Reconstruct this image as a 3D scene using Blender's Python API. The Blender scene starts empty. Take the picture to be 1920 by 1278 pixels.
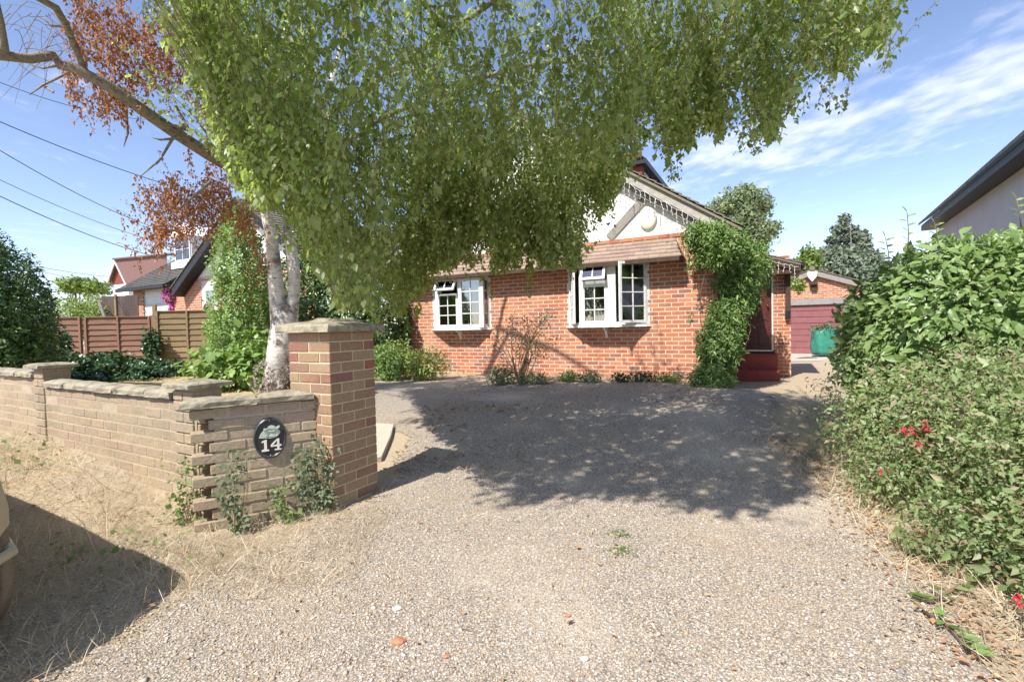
import bpy, bmesh, math, random
import numpy as np
from mathutils import Vector, Matrix
from mathutils import noise as mnoise
R=math.radians
rng=np.random.default_rng(7); random.seed(7)
sc=bpy.context.scene; col=sc.collection

# ---------------------------------------------------------------- camera
F=900.0; EYE=1.32
cam_d=bpy.data.cameras.new('camera'); cam=bpy.data.objects.new('camera',cam_d); col.objects.link(cam)
cam_d.sensor_width=36; cam_d.lens=36*F/1920; cam_d.clip_start=.05; cam_d.clip_end=2000
CR=Matrix.Rotation(math.pi/2-28/900,3,'X')@Matrix.Rotation(-.022,3,'Z')
cam.matrix_world=Matrix.Translation((0,0,EYE))@CR.to_4x4()
sc.camera=cam
# ---------------------------------------------------------------- sun and sky
AZ=Vector((.636,.772,0)).normalized(); EL=R(50)
TR=Vector((AZ.x*math.cos(EL),AZ.y*math.cos(EL),-math.sin(EL)))
sd=bpy.data.lights.new('sun','SUN'); sd.energy=3.75; sd.angle=R(.55); sd.color=(1,.945,.86)
so=bpy.data.objects.new('sun',sd); col.objects.link(so); so.rotation_euler=TR.to_track_quat('-Z','Y').to_euler()
W=bpy.data.worlds.new('World'); sc.world=W; W.use_nodes=True
nt=W.node_tree; N=nt.nodes; Lk=nt.links; bg=N['Background']
sky=N.new('ShaderNodeTexSky'); sky.sky_type='NISHITA'; sky.sun_disc=False; sky.sun_elevation=EL
sky.sun_rotation=math.atan2(-AZ.x,-AZ.y); sky.air_density=.8; sky.dust_density=.3; sky.ozone_density=1.0
tc=N.new('ShaderNodeTexCoord'); sep=N.new('ShaderNodeSeparateXYZ'); Lk.new(tc.outputs['Generated'],sep.inputs[0])
def wm(op,a,b=None,c=None):
    n=N.new('ShaderNodeMath'); n.operation=op
    for i,v in enumerate((a,b,c)):
        if v is None: continue
        if isinstance(v,(int,float)): n.inputs[i].default_value=v
        else: Lk.new(v,n.inputs[i])
    return n.outputs[0]
zz=wm('MAXIMUM',sep.outputs[2],.03)
u=wm('DIVIDE',sep.outputs[0],zz); v=wm('DIVIDE',sep.outputs[1],zz)
cmb=N.new('ShaderNodeCombineXYZ'); Lk.new(u,cmb.inputs[0]); Lk.new(v,cmb.inputs[1])
def wnoise(scale,rot,sc3,detail,rough,dist=0):
    mp=N.new('ShaderNodeMapping'); Lk.new(cmb.outputs[0],mp.inputs[0]); mp.inputs['Rotation'].default_value=(0,0,rot); mp.inputs['Scale'].default_value=sc3
    n=N.new('ShaderNodeTexNoise'); n.inputs['Scale'].default_value=scale; n.inputs['Detail'].default_value=detail; n.inputs['Roughness'].default_value=rough; n.inputs['Distortion'].default_value=dist
    Lk.new(mp.outputs[0],n.inputs['Vector']); return n.outputs['Fac']
n1=wnoise(2.3,R(35),(1.25,.9,1),6,.55,.15)
n2=wnoise(.5,R(20),(.6,1,1),3,.5)
n3=wnoise(8.5,R(65),(1,.7,1),4,.55)
# band of broken cloud: elevation of direction z between .18 and .36 on the right side
el=sep.outputs[2]; az=sep.outputs[0]
band=wm('SUBTRACT',el,wm('ADD',.262,wm('MULTIPLY',az,.10)))
band=wm('SUBTRACT',1.0,wm('MULTIPLY',wm('ABSOLUTE',band),11.0)); band=wm('MAXIMUM',band,0)
sidem=N.new('ShaderNodeMapRange'); Lk.new(az,sidem.inputs[0]); sidem.inputs[1].default_value=.1; sidem.inputs[2].default_value=.4
band=wm('MULTIPLY',band,sidem.outputs[0])
lowm=N.new('ShaderNodeMapRange'); Lk.new(el,lowm.inputs[0]); lowm.inputs[1].default_value=.24; lowm.inputs[2].default_value=.07
dens=wm('ADD',wm('MULTIPLY',n1,.62),wm('MULTIPLY',n3,.38))
dens=wm('ADD',dens,wm('MULTIPLY',band,.23)); dens=wm('ADD',dens,wm('MULTIPLY',lowm.outputs[0],.03))
dens=wm('ADD',dens,wm('MULTIPLY',wm('SUBTRACT',n2,.5),.2))
mr=N.new('ShaderNodeMapRange'); mr.interpolation_type='SMOOTHSTEP'; Lk.new(dens,mr.inputs[0]); mr.inputs[1].default_value=.535; mr.inputs[2].default_value=.86; mr.inputs[3].default_value=0; mr.inputs[4].default_value=.72
tint=N.new('ShaderNodeMixRGB'); tint.blend_type='MULTIPLY'; tint.inputs[0].default_value=1; tint.inputs[2].default_value=(.90,.83,.85,1); Lk.new(sky.outputs[0],tint.inputs[1])
mix=N.new('ShaderNodeMixRGB'); Lk.new(mr.outputs[0],mix.inputs[0]); Lk.new(tint.outputs[0],mix.inputs[1]); mix.inputs[2].default_value=(4.2,4.35,4.8,1)
Lk.new(mix.outputs[0],bg.inputs[0]); bg.inputs[1].default_value=.149
vs=sc.view_settings; vs.view_transform='Standard'; vs.look='None'; vs.gamma=1; vs.use_curve_mapping=False; vs.exposure=.98

# ---------------------------------------------------------------- helpers
def ray(px,py): return (CR@Vector(((px-960)/F,-(py-639)/F,-1)))
def P(px,py,Y):
    d=ray(px,py); t=Y/d.y; return Vector((d.x*t,Y,EYE+d.z*t))
def proj(X,Y,Z):   # numpy arrays -> px,py
    M=np.array(CR).T; v=np.stack([X,Y,np.asarray(Z)-EYE]); c=M@v
    return 960+F*c[0]/-c[2], 639-F*c[1]/-c[2]
def S(x,a,b):
    t=np.clip((np.asarray(x,float)-a)/(b-a),0,1); return t*t*(3-2*t)
def H(X,Y):
    X=np.asarray(X,float); Y=np.asarray(Y,float)
    d=.477*X+.879*Y-1.81
    a=.30*S(Y,3.7,7.2)*(1-.66*S(X,3.0,4.8))*(1-S(X,2,6)*S(Y,10,16))
    bank=.34*S(d,-1.15,.05)*S(-X,1.7,3.9)
    bump=.02*np.sin(X*1.3+Y*.7)+.012*np.sin(X*3.1-Y*2.3)
    return np.maximum(a,bank)+bump*S(Y,1,3)
def G(px,py):
    d=ray(px,py); t=.5
    for _ in range(4000):
        x,y,z=d.x*t,d.y*t,EYE+d.z*t
        if z<float(H(x,y)): break
        t+=.01
    return Vector((x,y,float(H(x,y))))
def gz(x,y): return float(H(x,y))

def tag(o,label=None,cat=None,group=None,kind=None):
    if label: o['label']=label
    if cat: o['category']=cat
    if group: o['group']=group
    if kind: o['kind']=kind
    return o
FR={}
def thing(name,label,cat,loc=(0,0,0),rz=0,group=None):
    o=bpy.data.objects.new(name,None); col.objects.link(o); o.location=loc; o.rotation_euler=(0,0,rz); o.empty_display_size=.2
    FR[o.name]=Matrix.Translation(loc)@Matrix.Rotation(rz,4,'Z'); tag(o,label,cat,group); return o
def frame_of(o):
    while o is not None:
        if o.name in FR: return FR[o.name]
        o=o.parent
    return Matrix.Identity(4)
def npmesh(name,V,Fa,mats,parent=None,space='world',smooth=False,mi=None,loc=None):
    """V (n,3), Fa: list of (m,k) int arrays"""
    V=np.asarray(V,float)
    if parent is not None and space=='world':
        Mi=np.array(frame_of(parent).inverted()); V=V@Mi[:3,:3].T+Mi[:3,3]
    if loc is not None: V=V-np.array(loc)
    me=bpy.data.meshes.new(name)
    me.vertices.add(len(V)); me.vertices.foreach_set('co',V.astype(np.float32).ravel())
    nl=sum(f.size for f in Fa); npoly=sum(len(f) for f in Fa)
    me.loops.add(nl); me.loops.foreach_set('vertex_index',np.concatenate([f.ravel() for f in Fa]).astype(np.int32))
    st=[];s0=0
    for f in Fa:
        st.append(s0+np.arange(len(f))*f.shape[1]); s0+=f.size
    me.polygons.add(npoly); me.polygons.foreach_set('loop_start',np.concatenate(st).astype(np.int32))
    if mi is not None: me.polygons.foreach_set('material_index',np.asarray(mi,np.int32))
    if smooth: me.polygons.foreach_set('use_smooth',np.ones(npoly,bool))
    me.update(calc_edges=True); me.validate()
    for m in (mats if isinstance(mats,(list,tuple)) else [mats]): me.materials.append(m)
    o=bpy.data.objects.new(name,me); col.objects.link(o)
    if parent is not None: o.parent=parent
    if loc is not None: o.location=loc
    return o
class MB:
    def __init__(s): s.v=[]; s.f=[]; s.m=[]; s.sm=[]
    def add(s,vs_,fs,mi=0,sm=False):
        b=len(s.v); s.v+= [tuple(x) for x in vs_]; s.f+=[tuple(i+b for i in f) for f in fs]; s.m+=[mi]*len(fs); s.sm+=[sm]*len(fs)
    def box(s,x0,x1,y0,y1,z0,z1,mi=0,bev=0,M=None):
        if bev<=0:
            vs_=[(x0,y0,z0),(x1,y0,z0),(x1,y1,z0),(x0,y1,z0),(x0,y0,z1),(x1,y0,z1),(x1,y1,z1),(x0,y1,z1)]
            fs=[(0,3,2,1),(4,5,6,7),(0,1,5,4),(1,2,6,5),(2,3,7,6),(3,0,4,7)]
        else:
            b=min(bev,(x1-x0)*.45,(y1-y0)*.45,(z1-z0)*.45); vs_=[];idx={}
            for i,(x,sx) in enumerate(((x0,1),(x1,-1))):
                for j,(y,sy) in enumerate(((y0,1),(y1,-1))):
                    for k,(z,sz) in enumerate(((z0,1),(z1,-1))):
                        idx[(i,j,k,0)]=len(vs_); vs_.append((x,y+sy*b,z+sz*b))
                        idx[(i,j,k,1)]=len(vs_); vs_.append((x+sx*b,y,z+sz*b))
                        idx[(i,j,k,2)]=len(vs_); vs_.append((x+sx*b,y+sy*b,z))
            I=lambda i,j,k,a: idx[(i,j,k,a)]
            fs=[]
            for i in (0,1):
                q=[I(i,0,0,0),I(i,1,0,0),I(i,1,1,0),I(i,0,1,0)]; fs.append(q if i else q[::-1])
                q=[I(0,i,0,1),I(1,i,0,1),I(1,i,1,1),I(0,i,1,1)]; fs.append(q if not i else q[::-1])
                q=[I(0,0,i,2),I(1,0,i,2),I(1,1,i,2),I(0,1,i,2)]; fs.append(q if i else q[::-1])
            for a in (0,1):
                for c in (0,1):
                    fs.append([I(a,c,0,0),I(a,c,1,0),I(a,c,1,1),I(a,c,0,1)] if a==c else [I(a,c,0,1),I(a,c,1,1),I(a,c,1,0),I(a,c,0,0)])
                    fs.append([I(a,0,c,0),I(a,1,c,0),I(a,1,c,2),I(a,0,c,2)] if a!=c else [I(a,0,c,2),I(a,1,c,2),I(a,1,c,0),I(a,0,c,0)])
                    fs.append([I(0,a,c,1),I(1,a,c,1),I(1,a,c,2),I(0,a,c,2)] if a==c else [I(0,a,c,2),I(1,a,c,2),I(1,a,c,1),I(0,a,c,1)])
            for i in (0,1):
                for j in (0,1):
                    for k in (0,1):
                        t=[I(i,j,k,0),I(i,j,k,1),I(i,j,k,2)]; fs.append(t if (i+j+k)%2==0 else t[::-1])
        if M is not None: vs_=[M@Vector(v) for v in vs_]
        s.add(vs_,fs,mi)
    def beam(s,p,q,w,h,mi=0,up=(0,0,1),bev=0):
        p=Vector(p);q=Vector(q);d=(q-p);L=d.length;d.normalize(); sd_=d.cross(Vector(up)); 
        if sd_.length<1e-4: sd_=Vector((1,0,0))
        sd_.normalize(); u_=sd_.cross(d)
        M=Matrix((( d.x,sd_.x,u_.x,p.x),(d.y,sd_.y,u_.y,p.y),(d.z,sd_.z,u_.z,p.z),(0,0,0,1)))
        s.box(0,L,-w/2,w/2,-h/2,h/2,mi,bev,M)
    def tube(s,pts,rad,n=8,mi=0,cap=True,sm=True):
        pts=[Vector(p) for p in pts]; 
        if not isinstance(rad,(list,tuple,np.ndarray)): rad=[rad]*len(pts)
        b=len(s.v); t0=(pts[1]-pts[0]).normalized(); a=t0.orthogonal().normalized(); k=len(pts)
        for i,p in enumerate(pts):
            t=(pts[min(i+1,k-1)]-pts[max(i-1,0)]).normalized(); a=(a-t*a.dot(t)); a.normalize(); c=t.cross(a)
            for j in range(n):
                an=2*math.pi*j/n; s.v.append(tuple(p+(a*math.cos(an)+c*math.sin(an))*rad[i]))
        for i in range(k-1):
            for j in range(n):
                s.f.append((b+i*n+j,b+i*n+(j+1)%n,b+(i+1)*n+(j+1)%n,b+(i+1)*n+j)); s.m.append(mi); s.sm.append(sm)
        if cap:
            s.f.append(tuple(b+j for j in range(n))[::-1]); s.m.append(mi); s.sm.append(False)
            s.f.append(tuple(b+(k-1)*n+j for j in range(n))); s.m.append(mi); s.sm.append(False)
    def lathe(s,prof,c,n=16,mi=0,M=None,sm=True):
        b=len(s.v); vv=[]
        for r_,z in prof:
            for j in range(n):
                a=2*math.pi*j/n; vv.append(Vector((c[0]+r_*math.cos(a),c[1]+r_*math.sin(a),c[2]+z)))
        if M is not None: vv=[M@v for v in vv]
        fs=[]
        for i in range(len(prof)-1):
            for j in range(n): fs.append((i*n+j,i*n+(j+1)%n,(i+1)*n+(j+1)%n,(i+1)*n+j))
        fs.append(tuple(range(n))[::-1]); fs.append(tuple((len(prof)-1)*n+j for j in range(n)))
        s.add(vv,fs,mi,sm)
    def prism(s,poly,y0,y1,mi=0,M=None):
        """poly in x,z ; extruded along y"""
        n=len(poly); vs_=[Vector((x,y0,z)) for x,z in poly]+[Vector((x,y1,z)) for x,z in poly]
        ar=sum(poly[i][0]*poly[(i+1)%n][1]-poly[(i+1)%n][0]*poly[i][1] for i in range(n))
        fs=[tuple(range(n)),tuple(range(2*n-1,n-1,-1))]+[(i,i+n,(i+1)%n+n,(i+1)%n) for i in range(n)]
        if ar<0: fs=[f[::-1] for f in fs]
        if M is not None: vs_=[M@v for v in vs_]
        s.add(vs_,fs,mi)
    def build(s,name,mats,parent=None,space='local',jit=0,smooth=None,loc=None):
        V=[Vector(v) for v in s.v]
        if parent is not None and space=='world':
            Mi=frame_of(parent).inverted(); V=[Mi@v for v in V]
        if loc is not None: V=[v-Vector(loc) for v in V]
        me=bpy.data.meshes.new(name); me.from_pydata([tuple(v) for v in V],[],s.f)
        me.polygons.foreach_set('material_index',s.m); me.polygons.foreach_set('use_smooth',s.sm if smooth is None else [smooth]*len(s.f))
        for m in (mats if isinstance(mats,(list,tuple)) else [mats]): me.materials.append(m)
        me.update(); o=bpy.data.objects.new(name,me); col.objects.link(o)
        if parent is not None: o.parent=parent
        if loc is not None: o.location=loc
        return o

# ---------------------------------------------------------------- materials
def newmat(name):
    m=bpy.data.materials.new(name); m.use_nodes=True; t=m.node_tree; return m,t,t.nodes['Principled BSDF']
def ramp(t,cols,src,interp='LINEAR'):
    r=t.nodes.new('ShaderNodeValToRGB'); e=r.color_ramp; e.interpolation=interp
    n=len(cols)
    while len(e.elements)<n: e.elements.new(.5)
    for i,c in enumerate(cols):
        pos,cc=(c if isinstance(c[0],(int,float)) and len(c)==2 else (i/max(1,n-1) if interp!='CONSTANT' else i/n,c))
        e.elements[i].position=pos; e.elements[i].color=(*cc,1)
    t.links.new(src,r.inputs[0]); return r.outputs[0]
def tnoise(t,scale,detail=4,rough=.6,vec=None,dist=0):
    n=t.nodes.new('ShaderNodeTexNoise'); n.inputs['Scale'].default_value=scale; n.inputs['Detail'].default_value=detail; n.inputs['Roughness'].default_value=rough; n.inputs['Distortion'].default_value=dist
    if vec is None:
        c=t.nodes.new('ShaderNodeTexCoord'); vec=c.outputs['Object']
    t.links.new(vec,n.inputs['Vector']); return n.outputs['Fac']
def tmix(t,fac,a,b,mode='MIX'):
    n=t.nodes.new('ShaderNodeMixRGB'); n.blend_type=mode
    for i,v_ in enumerate((fac,a,b)):
        if isinstance(v_,(int,float)): n.inputs[i].default_value=v_
        elif isinstance(v_,tuple): n.inputs[i].default_value=(*v_,1)
        else: t.links.new(v_,n.inputs[i])
    return n.outputs[0]
def mrange(t,src,a,b,c=0,d=1):
    n=t.nodes.new('ShaderNodeMapRange'); t.links.new(src,n.inputs[0])
    for i,v_ in enumerate((a,b,c,d)): n.inputs[i+1].default_value=v_
    return n.outputs[0]
def bump(t,p,src,strength=.3,dist=.01,prev=None):
    b=t.nodes.new('ShaderNodeBump'); b.inputs['Strength'].default_value=strength; b.inputs['Distance'].default_value=dist
    t.links.new(src,b.inputs['Height'])
    if prev is not None: t.links.new(prev,b.inputs['Normal'])
    t.links.new(b.outputs[0],p.inputs['Normal']); return b.outputs[0]
def simple(name,cols,scale=6,rough=.7,bs=.2,bd=.004,bscale=60,spec=.3,metal=0,detail=5):
    m,t,p=newmat(name); n=tnoise(t,scale,detail)
    n=mrange(t,n,.3,.7)
    t.links.new(ramp(t,cols,n),p.inputs['Base Color']); p.inputs['Roughness'].default_value=rough
    p.inputs['Specular IOR Level'].default_value=spec; p.inputs['Metallic'].default_value=metal
    if bs: bump(t,p,tnoise(t,bscale,4),bs,bd)
    return m
def island(t):
    g=t.nodes.new('ShaderNodeNewGeometry'); return g.outputs['Random Per Island']
def brickmat(name,cols,nz=(.75,1.2),stain=None,bs=.5,bscale=70,bd=.004):
    m,t,p=newmat(name); c=ramp(t,cols,island(t))
    f=mrange(t,tnoise(t,38,5,.7),.25,.75,nz[0],nz[1]); 
    cc=t.nodes.new('ShaderNodeCombineXYZ'); [t.links.new(f,cc.inputs[i]) for i in range(3)]
    c=tmix(t,1,c,cc.outputs[0],'MULTIPLY')
    if stain: c=tmix(t,mrange(t,tnoise(t,2.2,6,.65),.48,.72,0,.6),c,stain)
    t.links.new(c,p.inputs['Base Color']); p.inputs['Roughness'].default_value=.9; p.inputs['Specular IOR Level'].default_value=.2
    bump(t,p,tnoise(t,bscale,6,.7),bs,bd); return m
M_hb=brickmat('house brick',[(.44,.145,.07),(.51,.19,.10),(.38,.12,.07),(.54,.23,.125),(.47,.155,.08),(.26,.14,.12),(.49,.175,.09)],stain=(.52,.28,.19))
M_hm=simple('house mortar',[(.52,.43,.32),(.68,.59,.46)],20,.95)
M_pb=brickmat('pillar brick',[(.31,.21,.13),(.36,.25,.16),(.30,.18,.12),(.38,.26,.155),(.27,.16,.11),(.27,.125,.09),(.34,.23,.14),(.33,.22,.14),(.30,.19,.12),(.33,.12,.075)],stain=(.33,.24,.15))
M_pm=simple('pillar mortar',[(.50,.41,.24),(.60,.51,.33)],20,.95)
M_wb=brickmat('garden wall brick',[(.38,.305,.205),(.40,.32,.22),(.36,.29,.205),(.42,.335,.215),(.38,.28,.21),(.40,.31,.20)],stain=(.24,.195,.14),bs=.9,bscale=35,bd=.008)
M_wm=simple('garden wall mortar',[(.48,.40,.29),(.38,.31,.22)],20,.95)
M_gb=brickmat('garage brick',[(.5,.19,.1),(.55,.24,.13),(.46,.15,.08),(.35,.16,.12)])
M_stone=simple('coping stone',[(.14,.125,.09),(.27,.24,.175),(.37,.325,.24),(.20,.185,.12)],9,.95,.8,.012,30)
M_white=simple('white render',[(.80,.79,.76),(.86,.85,.82)],3,.85,.15,.003,90)
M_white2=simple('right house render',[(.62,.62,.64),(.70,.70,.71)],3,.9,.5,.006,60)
M_upvc=simple('white window paint',[(.66,.65,.61),(.80,.79,.76),(.84,.83,.80)],12,.4,.05,.002,50,.5)
M_oldwhite=simple('worn white timber',[(.45,.44,.41),(.75,.74,.70),(.82,.81,.78)],14,.7,.3,.003,60)
M_timber=simple('weathered grey timber',[(.20,.18,.16),(.30,.28,.25),(.24,.22,.20)],12,.85,.4,.004,40)
M_barge=simple('faded grey bargeboard',[(.34,.32,.28),(.46,.43,.38)],12,.85,.3,.003,40)
M_dark=simple('black fascia',[(.014,.014,.017),(.03,.03,.035)],8,.45,.1,.002,40)
M_brownp=simple('brown post',[(.05,.03,.02),(.09,.055,.035)],12,.7)
M_tile=brickmat('brown roof tile',[(.30,.21,.17),(.36,.26,.21),(.27,.19,.16),(.34,.25,.19)],stain=(.33,.29,.2))
M_tile2=brickmat('grey roof tile',[(.16,.14,.12),(.21,.18,.15),(.18,.15,.13),(.25,.22,.17)],stain=(.24,.21,.13))
M_tileg=brickmat('dark grey roof tile',[(.09,.085,.08),(.13,.12,.11),(.10,.095,.09)])
M_tilep=brickmat('plum roof tile',[(.17,.10,.10),(.22,.13,.12),(.15,.09,.09)])
M_hang=brickmat('red hung tile',[(.27,.08,.06),(.22,.06,.05),(.32,.10,.07)])
M_slate=brickmat('blue black slate',[(.13,.135,.14),(.18,.185,.19),(.15,.155,.165)])
M_step=simple('red painted step',[(.24,.05,.04),(.32,.08,.06),(.28,.07,.055)],10,.6,.3,.004,40)
M_door=simple('mahogany door',[(.06,.015,.012),(.10,.024,.017),(.075,.018,.014)],10,.35,.1,.002,30,.5)
M_gdoor=simple('maroon garage door',[(.235,.085,.09),(.28,.11,.115)],4,.55,.05,.002,20,.4)
M_lintel=simple('grey concrete lintel',[(.24,.23,.22),(.33,.32,.30)],8,.9)
M_conc=simple('concrete slab',[(.42,.38,.31),(.5,.45,.37)],5,.95)
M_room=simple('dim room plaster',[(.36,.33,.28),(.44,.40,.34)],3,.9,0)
M_curt=simple('beige curtain',[(.40,.34,.26),(.5,.44,.35)],8,.9)
M_black=simple('black plaque paint',[(.012,.014,.018),(.022,.024,.03)],8,.35,.05,.001,60,.5)
M_cream=simple('cream digit paint',[(.70,.66,.55),(.78,.74,.64)],20,.5,.05,.001,60)
M_relief=simple('pale green relief',[(.25,.31,.24),(.45,.50,.42),(.60,.62,.55)],40,.6,.4,.002,90)
M_wire=simple('black cable',[(.03,.03,.035),(.05,.05,.055)],8,.6,0)
M_cord=simple('white light cord',[(.70,.69,.66),(.8,.79,.77)],8,.5,0)
M_terra=simple('terracotta',[(.45,.17,.09),(.52,.22,.13)],10,.85)
M_bag=simple('green woven bag',[(.02,.19,.13),(.05,.28,.20)],9,.5,.5,.02,12,.5)
M_fence=None
def woodmat(name,cols):
    m,t,p=newmat(name); c=t.nodes.new('ShaderNodeTexCoord'); mp=t.nodes.new('ShaderNodeMapping'); mp.inputs['Scale'].default_value=(1.2,1.2,22); t.links.new(c.outputs['Object'],mp.inputs[0])
    n=tnoise(t,2.2,6,.7,mp.outputs[0]); rc=ramp(t,cols,mrange(t,n,.3,.7)); ir=mrange(t,island(t),0,1,.78,1.18)
    cc=t.nodes.new('ShaderNodeCombineXYZ'); [t.links.new(ir,cc.inputs[i]) for i in range(3)]
    t.links.new(tmix(t,1,rc,cc.outputs[0],'MULTIPLY'),p.inputs['Base Color']); p.inputs['Roughness'].default_value=.8; p.inputs['Specular IOR Level'].default_value=.25
    bump(t,p,n,.4,.006); return m
M_fenceL=woodmat('red brown fence wood',[(.16,.08,.055),(.27,.15,.10),(.33,.20,.13)])
M_fenceR=woodmat('olive fence wood',[(.17,.12,.06),(.26,.19,.10),(.30,.23,.13)])
M_dfence=woodmat('dark board wood',[(.07,.05,.045),(.12,.09,.08)])
def glass(name,tint=(.7,.75,.78),refl=.25):
    m=bpy.data.materials.new(name); m.use_nodes=True; t=m.node_tree; t.nodes.clear()
    o=t.nodes.new('ShaderNodeOutputMaterial'); a=t.nodes.new('ShaderNodeBsdfTransparent'); a.inputs[0].default_value=(*tint,1)
    g=t.nodes.new('ShaderNodeBsdfGlossy'); g.inputs['Roughness'].default_value=.02
    fr=t.nodes.new('ShaderNodeFresnel'); fr.inputs[0].default_value=1.5; mr_=mrange(t,fr.outputs[0],0,1,refl*.8,1)
    mx=t.nodes.new('ShaderNodeMixShader'); t.links.new(mr_,mx.inputs[0]); t.links.new(a.outputs[0],mx.inputs[1]); t.links.new(g.outputs[0],mx.inputs[2]); t.links.new(mx.outputs[0],o.inputs[0]); return m
M_glass=glass('window glass')
def leafmat(name,cols,trans=.3,rough=.42,tcol=None,spec=.45,var=(.8,1.2)):
    m=bpy.data.materials.new(name); m.use_nodes=True; t=m.node_tree; p=t.nodes['Principled BSDF']; out=t.nodes['Material Output']
    c=ramp(t,cols,island(t))
    f=mrange(t,tnoise(t,1.6,3),.3,.7,var[0],var[1]); cc=t.nodes.new('ShaderNodeCombineXYZ'); [t.links.new(f,cc.inputs[i]) for i in range(3)]
    c=tmix(t,1,c,cc.outputs[0],'MULTIPLY')
    t.links.new(c,p.inputs['Base Color']); p.inputs['Roughness'].default_value=rough; p.inputs['Specular IOR Level'].default_value=spec
    tr=t.nodes.new('ShaderNodeBsdfTranslucent'); tcx=tmix(t,1,c,tcol or (1.5,1.6,.7),'MULTIPLY'); t.links.new(tcx,tr.inputs[0])
    mx=t.nodes.new('ShaderNodeMixShader'); mx.inputs[0].default_value=trans
    t.links.new(p.outputs[0],mx.inputs[1]); t.links.new(tr.outputs[0],mx.inputs[2]); t.links.new(mx.outputs[0],out.inputs[0]); return m
ML_birch=leafmat('birch leaf',[(.16,.22,.06),(.23,.295,.10),(.30,.36,.16),(.18,.24,.08),(.44,.48,.32),(.26,.32,.11),(.36,.41,.23)],.6,.36)
ML_dead=leafmat('withered birch leaf',[(.36,.15,.055),(.46,.22,.10),(.28,.12,.05),(.52,.30,.16),(.40,.18,.08)],.25,.7,(1.4,1.1,.7),.2)
ML_big=leafmat('broad shrub leaf',[(.09,.16,.04),(.15,.24,.07),(.21,.30,.10),(.27,.355,.145),(.115,.19,.05)],.25,.42)
ML_fuch=leafmat('fuchsia leaf',[(.12,.185,.065),(.20,.29,.10),(.28,.36,.15),(.16,.23,.085),(.35,.41,.23),(.34,.23,.17),(.24,.33,.12)],.3,.5)
ML_laurel=leafmat('dark evergreen leaf',[(.04,.09,.025),(.065,.135,.035),(.10,.18,.045),(.15,.23,.06)],.15,.32,None,.5)
ML_ivy=leafmat('ivy leaf',[(.02,.05,.015),(.035,.08,.025),(.06,.12,.04),(.05,.10,.035)],.12,.35,None,.5)
ML_privet=leafmat('light privet leaf',[(.16,.26,.06),(.22,.34,.10),(.30,.41,.15),(.19,.30,.075)],.3,.42)
ML_gold=leafmat('yellow green leaf',[(.20,.28,.06),(.28,.35,.09),(.15,.22,.05),(.34,.40,.14)],.3,.45)
ML_vine=leafmat('climber leaf',[(.11,.19,.04),(.17,.27,.065),(.24,.35,.10),(.13,.22,.07),(.29,.38,.15)],.3,.4)
ML_grey=leafmat('grey green leaf',[(.13,.17,.09),(.18,.22,.13),(.10,.14,.07)],.2,.6)
ML_far=leafmat('far tree leaf',[(.18,.22,.13),(.23,.28,.16),(.28,.33,.20)],.3,.6,None,.2)
ML_fir=leafmat('conifer foliage',[(.13,.17,.12),(.18,.22,.16),(.22,.26,.19)],.15,.6,None,.2)
ML_hedge=leafmat('yellow hedge leaf',[(.16,.23,.045),(.22,.30,.07),(.12,.18,.04)],.3,.5)
ML_straw=leafmat('dry straw',[(.56,.47,.32),(.66,.57,.41),(.46,.37,.25),(.75,.68,.53),(.38,.30,.22),(.50,.41,.30)],.2,.8,(1.2,1.1,.8),.15)
ML_grass=leafmat('weedy green',[(.12,.19,.05),(.18,.26,.08),(.22,.26,.11)],.25,.5)
ML_litter=leafmat('fallen leaf',[(.38,.18,.09),(.46,.27,.15),(.30,.16,.10),(.50,.36,.21),(.42,.28,.17)],.1,.7,(1,1,1),.2)
ML_red=leafmat('red flower',[(.55,.02,.05),(.65,.04,.09)],.2,.5,(1.3,.8,.8))
ML_pink=leafmat('magenta flower',[(.55,.06,.35),(.70,.15,.50)],.2,.5,(1.3,.8,.8))
M_bark=simple('grey brown bark',[(.10,.085,.07),(.30,.26,.21),(.16,.135,.11)],14,.9,.8,.015,30)
M_twig=simple('twig bark',[(.16,.10,.06),(.26,.18,.12)],14,.85,.2,.003,40)
def birchbark():
    m,t,p=newmat('white birch bark'); c=t.nodes.new('ShaderNodeTexCoord')
    mp=t.nodes.new('ShaderNodeMapping'); mp.inputs['Scale'].default_value=(2.5,2.5,16); t.links.new(c.outputs['Object'],mp.inputs[0])
    n=tnoise(t,3,6,.7,mp.outputs[0]); base=ramp(t,[(0,(.10,.08,.07)),(.36,(.25,.20,.17)),(.44,(.66,.62,.56)),(.62,(.78,.76,.71)),(1,(.55,.45,.37))],n)
    n2=tnoise(t,4.2,5,.7); base=tmix(t,mrange(t,n2,.50,.62,0,.9),base,(.15,.105,.08)); base=tmix(t,mrange(t,tnoise(t,7.5,5,.7),.5,.7,0,.3),base,(.50,.40,.32))
    sp=t.nodes.new('ShaderNodeSeparateXYZ'); t.links.new(c.outputs['Object'],sp.inputs[0])
    low=mrange(t,sp.outputs[2],.75,.2,0,1); mm=t.nodes.new('ShaderNodeMath'); mm.operation='MULTIPLY'; t.links.new(low,mm.inputs[0]); t.links.new(mrange(t,tnoise(t,9,5,.7),.36,.5,0,1),mm.inputs[1])
    base=tmix(t,mm.outputs[0],base,(.10,.06,.045)); t.links.new(base,p.inputs['Base Color']); p.inputs['Roughness'].default_value=.75
    bump(t,p,tnoise(t,18,6,.7),.8,.02); return m
M_birch=birchbark()
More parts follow.
